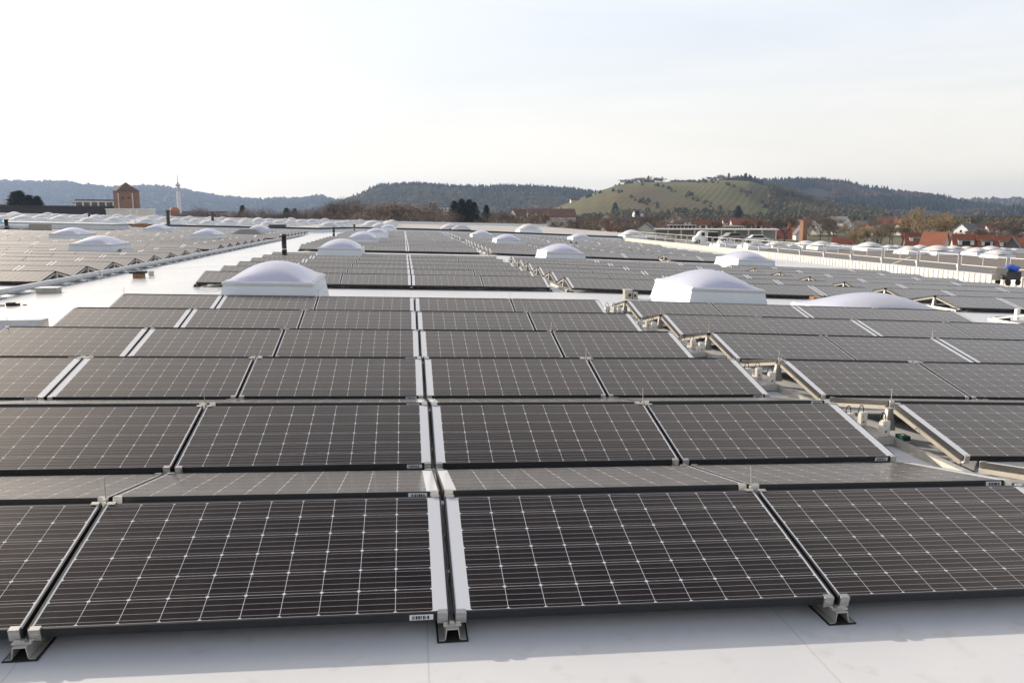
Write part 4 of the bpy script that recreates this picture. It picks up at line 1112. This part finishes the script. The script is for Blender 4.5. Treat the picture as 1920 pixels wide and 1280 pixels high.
BUD = [bare_tree(20+s, 12, 4.5, 1900, M_bark, M_twig2) for s in range(2)]
BIR = [bare_tree(40+s, 13, 2.2, 700, M_pale, M_twig) for s in range(2)]
CON = [conifer(s, 14, 3.0+.5*s) for s in range(3)]
tr = random.Random(5)
def tree(kind, x, ytop, D, label, sx=1.0, cat='tree', group='trees beyond the halls', zg=None):
    X, Y = X_Y(x, D); zg = GROUND if zg is None else zg; H_ = zpx(ytop, D)-zg
    src, nm, h0 = {'bare': (BARE, 'bare_tree', 12), 'bud': (BUD, 'budding_tree', 12), 'birch': (BIR, 'birch_tree', 13), 'conifer': (CON, 'conifer_tree', 14)}[kind]
    a, c = tr.choice(src); s = H_/h0
    r = thing(nm, label, cat, (X, Y, zg), tr.uniform(0, 6.28), group); r.scale = (s*sx, s*sx, s)
    link('trunk', a, r); link('crown', c, r)
# named trees read from the photograph
for q, (x, yt) in enumerate(((30, 360), (40, 358), (57, 366), (72, 368))):
    tree('conifer', x, yt, 230, 'dark conifer over the black hall, %s of four from the left' % ORD[q+1], 1.25)
for q, (x, yt, sx) in enumerate(((852, 377, 1.3), (866, 373, 1.3), (880, 374, 1.3), (889, 379, 1.2), (912, 384, 1.0))):
    tree('conifer', x, yt, 300, 'dark conifer of the big central clump, %s from the left' % ORD[q+1], sx)
tree('conifer', 1153, 380, 1000, 'dark pointed conifer standing before the vineyard slope', 1.3)
tree('conifer', 1195, 395, 700, 'smaller dark conifer in the scrub below the vineyard', 1.5)
tree('conifer', 1384, 386, 700, 'dark conifer at the right foot of the vineyard', 1.6)
tree('conifer', 1838, 430, 260, 'dark round conifer above the red terraced houses', 1.6)
tree('conifer', 455, 385, 400, 'dark conifer left of centre in the far tree line', 1.2)
tree('conifer', 537, 390, 350, 'dark conifer clump above the far white domes', 1.4)
tree('conifer', 553, 391, 350, 'dark conifer just right of the one above the far domes', 1.2)
tree('bud', 1738, 378, 230, 'tall broad tree with yellowish budding twigs behind red house', 1.3)
tree('bud', 1764, 384, 235, 'yellowish budding tree joined to the tallest one at right', 1.0)
tree('bare', 1895, 400, 230, 'brown bare tree at the right photo edge', 1.2)
tree('bare', 1540, 392, 330, 'dark bare tree right of the brick chimney', 1.0)
tree('bare', 1565, 400, 300, 'purple-brown bare tree left of the far village', 1.0)
def spread(kind, xs, yts, Ds, phrase, sx=1.1, group='trees beyond the halls'):
    for q, (x, yt, D) in enumerate(zip(xs, yts, Ds)):
        tree(kind, x, yt, D, phrase % ordn(q+1), sx*tr.uniform(.85, 1.2), 'tree', group)
def many(n, x0, x1, y0, y1, d0, d1, seed):
    r_ = random.Random(seed); xs = [x0+(x1-x0)*(i+.5+r_.uniform(-.35, .35))/n for i in range(n)]
    return xs, [r_.uniform(y0, y1) for _ in xs], [r_.uniform(d0, d1) for _ in xs]
spread('bare', *many(17, 310, 625, 384, 399, 260, 420, 1), 'brown bare tree, %s from the left in the left tree line')
spread('bare', *many(20, 630, 845, 367, 392, 230, 330, 2), 'brown bare tree, %s from the left between dome line and conifers', 1.3)
spread('birch', *many(7, 640, 850, 392, 405, 190, 215, 3), 'slender pale birch, %s from the left in the centre')
spread('bare', *many(7, 900, 1010, 386, 402, 240, 330, 4), 'brown bare tree right of the conifer clump, %s from the left')
spread('bare', *many(13, 1050, 1300, 394, 412, 220, 340, 5), 'brown bare tree between villa and red roofs, %s from left')
spread('birch', *many(6, 900, 1130, 398, 412, 200, 230, 6), 'slender pale birch near the white villa, %s from the left')
spread('bare', *many(12, 1340, 1720, 402, 424, 260, 420, 8), 'bare tree behind the railing houses, %s from the left')
spread('bud', *many(7, 1590, 1700, 410, 428, 230, 300, 9), 'yellowish budding tree before the far village, %s from left')
spread('bare', *many(10, 1700, 1915, 415, 436, 210, 330, 10), 'bare tree behind the red terraces, %s from the left')

# ------------------------------------------------------------------ hills
def hill_mat(name, c1, c2, c3, scale, stripes=False):
    M = bpy.data.materials.new(name); M.use_nodes = True
    t = M.node_tree; b = t.nodes['Principled BSDF']; b.inputs['Roughness'].default_value = .95; b.inputs['Specular IOR Level'].default_value = .1
    tx = nd(t, 'ShaderNodeTexCoord')
    n = nd(t, 'ShaderNodeTexNoise'); n.inputs['Scale'].default_value = scale; n.inputs['Detail'].default_value = 8; n.inputs['Roughness'].default_value = .65
    t.links.new(tx.outputs['Object'], n.inputs[0])
    cr = nd(t, 'ShaderNodeValToRGB'); t.links.new(n.outputs[0], cr.inputs[0])
    e = cr.color_ramp.elements; e[0].position = .36; e[0].color = (*c1, 1); e[1].position = .64; e[1].color = (*c3, 1)
    q = e.new(.5); q.color = (*c2, 1)
    src = cr.outputs[0]
    if stripes:
        v = nd(t, 'ShaderNodeTexVoronoi'); v.inputs['Scale'].default_value = .012; mpn = nd(t, 'ShaderNodeMapping'); mpn.inputs['Scale'].default_value = (1, .35, 1.5)
        t.links.new(tx.outputs['Object'], mpn.inputs[0]); t.links.new(mpn.outputs[0], v.inputs[0])
        wv = nd(t, 'ShaderNodeTexWave'); wv.inputs['Scale'].default_value = .035; wv.inputs['Distortion'].default_value = 2.0; wv.inputs['Detail'].default_value = 2; wv.inputs['Detail Scale'].default_value = .3
        mp2 = nd(t, 'ShaderNodeMapping'); mp2.inputs['Rotation'].default_value = (0, 0, .5); t.links.new(tx.outputs['Object'], mp2.inputs[0]); t.links.new(mp2.outputs[0], wv.inputs[0])
        sv = nd(t, 'ShaderNodeSeparateXYZ'); t.links.new(v.outputs['Color'], sv.inputs[0])
        m1 = nd(t, 'ShaderNodeMixRGB'); m1.blend_type = 'MIX'; t.links.new(sv.outputs[0], m1.inputs[0]); t.links.new(src, m1.inputs[1]); m1.inputs[2].default_value = (.155, .115, .065, 1)
        ml = nd(t, 'ShaderNodeMath', operation='MULTIPLY', i_1=.55); t.links.new(wv.outputs['Fac'], ml.inputs[0])
        m2 = nd(t, 'ShaderNodeMixRGB'); t.links.new(ml.outputs[0], m2.inputs[0]); t.links.new(m1.outputs[0], m2.inputs[1]); m2.inputs[2].default_value = (.055, .085, .028, 1)
        sz = nd(t, 'ShaderNodeSeparateXYZ'); t.links.new(tx.outputs['Object'], sz.inputs[0])
        nn = nd(t, 'ShaderNodeMath', operation='MULTIPLY', i_1=9.0); t.links.new(n.outputs[0], nn.inputs[0])
        az = nd(t, 'ShaderNodeMath', operation='ADD'); t.links.new(sz.outputs[2], az.inputs[0]); t.links.new(nn.outputs[0], az.inputs[1])
        dv_ = nd(t, 'ShaderNodeMath', operation='DIVIDE', i_1=8.5); t.links.new(az.outputs[0], dv_.inputs[0])
        fz = nd(t, 'ShaderNodeMath', operation='FRACT'); t.links.new(dv_.outputs[0], fz.inputs[0])
        lz = nd(t, 'ShaderNodeMath', operation='LESS_THAN', i_1=.17); t.links.new(fz.outputs[0], lz.inputs[0])
        l2 = nd(t, 'ShaderNodeMath', operation='MULTIPLY', i_1=.6); t.links.new(lz.outputs[0], l2.inputs[0])
        m4 = nd(t, 'ShaderNodeMixRGB'); t.links.new(l2.outputs[0], m4.inputs[0]); t.links.new(m2.outputs[0], m4.inputs[1]); m4.inputs[2].default_value = (.15, .11, .075, 1); src = m4.outputs[0]
    t.links.new(src, b.inputs['Base Color']); return M
def lerp_poly(P, x):
    for (a, ya), (c, yc) in zip(P[:-1], P[1:]):
        if a <= x <= c:
            t = (x-a)/(c-a); t2 = t*t*(3-2*t)*.5+t*.5; return ya+(yc-ya)*t2
    return P[0][1] if x < P[0][0] else P[-1][1]
class Hill:
    def __init__(s, name, ridge, D, width, mat_, rough, seed, dx=6, power=1.5, veg=0):
        s.ridge, s.D, s.w, s.rough, s.seed, s.power = ridge, D, width, rough, seed, power; s.veg = veg
        x0, x1 = ridge[0][0], ridge[-1][0]; n = int((x1-x0)/dx); m_ = 34
        b = MB()
        b.grid(lambda u, v: s.P(x0+(x1-x0)*u, v), n, m_)
        s.x0, s.x1 = x0, x1
        o = b.build(name, mat_, None, True); struct(o); s.o = o
    def P(s, x, v):
        # v 0 foot in front, .7 crest, 1 back foot
        yr = lerp_poly(s.ridge, x); Hc = zpx(yr, s.D)-GROUND-s.veg
        if v <= .7: t = v/.7; d = s.D-s.w*(1-t); f = max(0.0, math.sin(t*math.pi/2))**s.power
        else: t = (v-.7)/.3; d = s.D+s.w*.7*t; f = max(0.0, math.cos(t*math.pi/2))**1.3
        q = CAM+ray(x, 404)*d
        env = min(1, (1-abs(f*2-1))*1.6) if f < .97 else .12
        nz_ = noise.noise(Vector((q.x, q.y, s.seed*50))*(3.0/s.w))*1.0+noise.noise(Vector((q.x, q.y, s.seed*90))*(9.0/s.w))*.4
        return (q.x, q.y, GROUND-2+(Hc+2)*f+nz_*s.rough*env)
def blobs(b, hill, n, sz, seed, x0=None, x1=None, v0=.05, v1=.8, cone=False, maskf=None):
    rr = random.Random(seed); x0 = x0 or hill.x0; x1 = x1 or hill.x1; c = 0; tries = 0
    while c < n and tries < n*6:
        tries += 1
        x = rr.uniform(x0, x1); v = rr.uniform(v0, v1)
        if maskf and not maskf(x, v, rr): continue
        p = Vector(hill.P(x, v)); s = sz*rr.uniform(.6, 1.3); c += 1
        k = len(b.v); m_ = 5; a0 = rr.uniform(0, 6)
        hh = s*(1.6 if cone else 1.05)
        for lv, (rf, zf) in enumerate(((.75, .0), (1.0, .35), (.62, .75))):
            for i in range(m_):
                a = a0+i*6.283/m_+lv*.6; r_ = s*.55*(rf if not cone else (1-.8*zf)*.8)*rr.uniform(.75, 1.2)
                b.v.append((p.x+math.cos(a)*r_, p.y+math.sin(a)*r_, p.z-1+hh*zf*rr.uniform(.85, 1.1)))
        b.v.append((p.x+rr.uniform(-.1, .1)*s, p.y, p.z-1+hh*rr.uniform(.9, 1.15)))
        for lv in range(2):
            for i in range(m_):
                j = (i+1) % m_; b.f.append((k+lv*m_+i, k+lv*m_+j, k+(lv+1)*m_+j, k+(lv+1)*m_+i)); b.uv.append([(0, 0)]*4)
        for i in range(m_): b.f.append((k+2*m_+i, k+2*m_+(i+1) % m_, k+3*m_)); b.uv.append([(0, 0)]*3)
M_h1 = hill_mat('forest hill soil', (.020, .032, .022), (.045, .045, .030), (.075, .055, .040), .004)
M_h2 = hill_mat('vineyard slope', (.075, .12, .032), (.13, .155, .050), (.19, .165, .075), .006, True)
M_fd = hill_mat('dark conifer wood', (.014, .026, .018), (.022, .036, .022), (.035, .045, .026), .01)
M_fb = hill_mat('brown bare wood', (.055, .042, .030), (.085, .062, .043), (.11, .08, .055), .01)
M_fg = hill_mat('mixed wood', (.040, .055, .026), (.085, .078, .042), (.13, .11, .06), .012)
far1 = Hill('far_left_hill', [(-500, 345), (-200, 340), (0, 338), (60, 340), (130, 341), (160, 346), (210, 350), (240, 350), (270, 347), (300, 348), (340, 354), (380, 361), (420, 368), (480, 372), (540, 371), (578, 370), (590, 366), (606, 366), (615, 371), (640, 374), (680, 382), (760, 396), (820, 404)], 4600, 1500, M_h1, 40, 1, 8, veg=22)
far2 = Hill('middle_hill', [(540, 404), (590, 391), (630, 376), (660, 366), (680, 360), (700, 349), (720, 343), (780, 341.5), (840, 345), (870, 348), (920, 347), (980, 346.5), (1020, 348), (1060, 350), (1100, 354), (1130, 359), (1180, 368), (1280, 384), (1380, 400)], 2500, 900, M_h1, 25, 2, 6, veg=25)
far4 = Hill('right_back_hill', [(1250, 352), (1340, 341), (1380, 330), (1400, 331), (1430, 336), (1480, 334), (1540, 334), (1580, 338), (1620, 347), (1680, 352), (1750, 359), (1780, 368), (1810, 375), (1860, 380), (1900, 386), (1960, 394), (2040, 404)], 2700, 1000, M_h1, 30, 3, 6, 1.1, veg=25)
far5 = Hill('far_right_hill', [(1700, 384), (1780, 378), (1830, 374), (1880, 375), (1960, 372), (2200, 370), (2500, 380)], 4200, 1200, M_h1, 30, 4, 10, veg=18)
vine = Hill('vineyard_hill', [(960, 402), (1000, 396), (1040, 387), (1070, 376), (1100, 365), (1130, 354), (1160, 345), (1200, 341.5), (1260, 341), (1300, 341), (1360, 338), (1400, 340), (1440, 350), (1480, 362), (1540, 378), (1600, 390), (1680, 400)], 1500, 620, M_h2, 9, 5, 5, 1.15, veg=3)
b = MB(); blobs(b, far1, 7000, 20, 1); tag(b.build('far_left_forest', M_fd), 'dark blue-green forest covering the far left hill', 'forest', None, 'stuff')
b = MB(); blobs(b, far2, 9000, 13, 2, v0=.1); tag(b.build('middle_hill_forest', M_fg), 'mixed forest covering the middle hill', 'forest', None, 'stuff')
b = MB(); blobs(b, far2, 3000, 12, 22, v0=.45, v1=.74, cone=True, maskf=lambda x, v, q: x > 720+60*math.sin(v*20)); tag(b.build('middle_hill_firs', M_fd), 'dark firs on the crest of the middle hill', 'forest', None, 'stuff')
b = MB(); blobs(b, far4, 6000, 13, 3, maskf=lambda x, v, q: math.sin(x*.03+v*9) > -.3); tag(b.build('right_brown_wood', M_fb), 'brown leafless wood on the right back hill', 'forest', None, 'stuff')
b = MB(); blobs(b, far4, 4500, 13, 33, cone=True, maskf=lambda x, v, q: math.sin(x*.017-v*11+1) > .1); tag(b.build('right_dark_wood', M_fd), 'dark fir bands on the right back hill', 'forest', None, 'stuff')
b = MB(); blobs(b, far5, 1800, 24, 4); tag(b.build('far_right_forest', M_fg), 'hazy forest on the farthest right hill', 'forest', None, 'stuff')
b = MB()
blobs(b, vine, 1300, 6.0, 5, v0=.0, v1=.11, maskf=lambda x, v, q: q.random() < 1-v*5)
blobs(b, vine, 90, 5, 15, v0=.12, v1=.6, x0=1100, x1=1440, maskf=lambda x, v, q: math.sin(x*.05+v*22) > .8)
blobs(b, vine, 1800, 7, 6, x0=1440, x1=1670, v0=.1, v1=.75)
tag(b.build('vineyard_foot_scrub', M_fg), 'scrub and hedges around the foot of the vineyard hill', 'scrub', None, 'stuff')
b = MB(); blobs(b, vine, 420, 5.5, 61, x0=1172, x1=1480, v0=.675, v1=.75, maskf=lambda x, v, q: math.sin(x*.11)+math.sin(x*.043+2) > -.6 or x > 1330); tag(b.build('crest_woodland', M_fb), 'low leafless woodland running along the vineyard crest', 'woodland', None, 'stuff')
# bare and dark trees on the vineyard crest
ct = random.Random(9)
for q, x in enumerate([1172+i*4.6+ct.uniform(-2, 2) for i in range(16)] + [1254+i*5.5+ct.uniform(-2, 2) for i in range(12)] + [1322+i*5+ct.uniform(-2, 2) for i in range(22)]):
    P = vine.P(x, .7); yr = proj(Vector(P))[1]
    hpx = ct.uniform(9, 15) if q < 16 else (ct.uniform(5, 9) if q < 28 else ct.uniform(8, 15))
    a, c = ct.choice(BARE if (x < 1385 and q % 9) else CON); s = hpx*1500/F/12
    r = thing('crest_tree', '%s on the vineyard crest, %s from the left' % ('leafless tree' if a.name.startswith('trunk') and a.materials[0] == M_bark and (x < 1385 and q % 9) else 'dark fir', ordn(q+1)), 'tree', (P[0], P[1], P[2]-2.5), ct.uniform(0, 6), 'trees along the vineyard crest')
    r.scale = (s*1.5, s*1.5, s*1.15); link('trunk', a, r); link('crown', c, r)
# woods filling the valley
def wood(name, label, m_, n, x0, x1, d0, d1, sz, seed, cat='woodland'):
    rr = random.Random(seed); b = MB()
    class Fl:
        pass
    f = Fl(); f.x0, f.x1 = x0, x1
    f.P = lambda x, v: tuple((CAM+ray(x, 404)*(d0+(d1-d0)*v)).xy) + (GROUND,)
    blobs(b, f, n, sz, seed, v0=0.0, v1=1.0)
    # twiggy edge: slivers over the blobs
    for i in range(n*10):
        x = rr.uniform(x0, x1); v = rr.random(); p = Vector(f.P(x, v)); c = p+Vector((rr.gauss(0, 2), rr.gauss(0, 2), sz*rr.uniform(.5, 1.15)))
        d = Vector((rr.uniform(-.6, .6), rr.uniform(-.6, .6), 1)).normalized(); w = sz*.012
        b.face([c-RT*w, c+RT*w, c+d*sz*rr.uniform(.12, .28)])
    tag(b.build(name, m_), label, cat, None, 'stuff')
M_wb = hill_mat('valley bare wood', (.070, .056, .044), (.10, .080, .062), (.14, .115, .085), .02)
wood('valley_wood', 'brown leafless wood in the valley below the hills', M_wb, 3200, 280, 1240, 430, 800, 7.5, 50)
wood('right_valley_wood', 'green-brown scrub wood between village and right hill', M_fg, 2600, 1200, 2000, 560, 1150, 8, 51)
wood('hedge_wood', 'rust brown thicket behind the right-hand houses', M_wb, 700, 1180, 1960, 530, 640, 6, 52)

# ------------------------------------------------------------------ haze
b = MB(); b.box(-6500, 6500, -900, 6000, GROUND-1.0, 240)
o = b.build('haze', None); o.data.materials.clear()
M = bpy.data.materials.new('valley haze'); M.use_nodes = True; t = M.node_tree; t.nodes.clear()
mo = nd(t, 'ShaderNodeOutputMaterial'); pv = nd(t, 'ShaderNodeVolumePrincipled')
pv.inputs['Color'].default_value = (.48, .64, .96, 1); pv.inputs['Density'].default_value = 0.000105; pv.inputs['Anisotropy'].default_value = .3
t.links.new(pv.outputs[0], mo.inputs['Volume']); o.data.materials.append(M); o['kind'] = 'stuff'
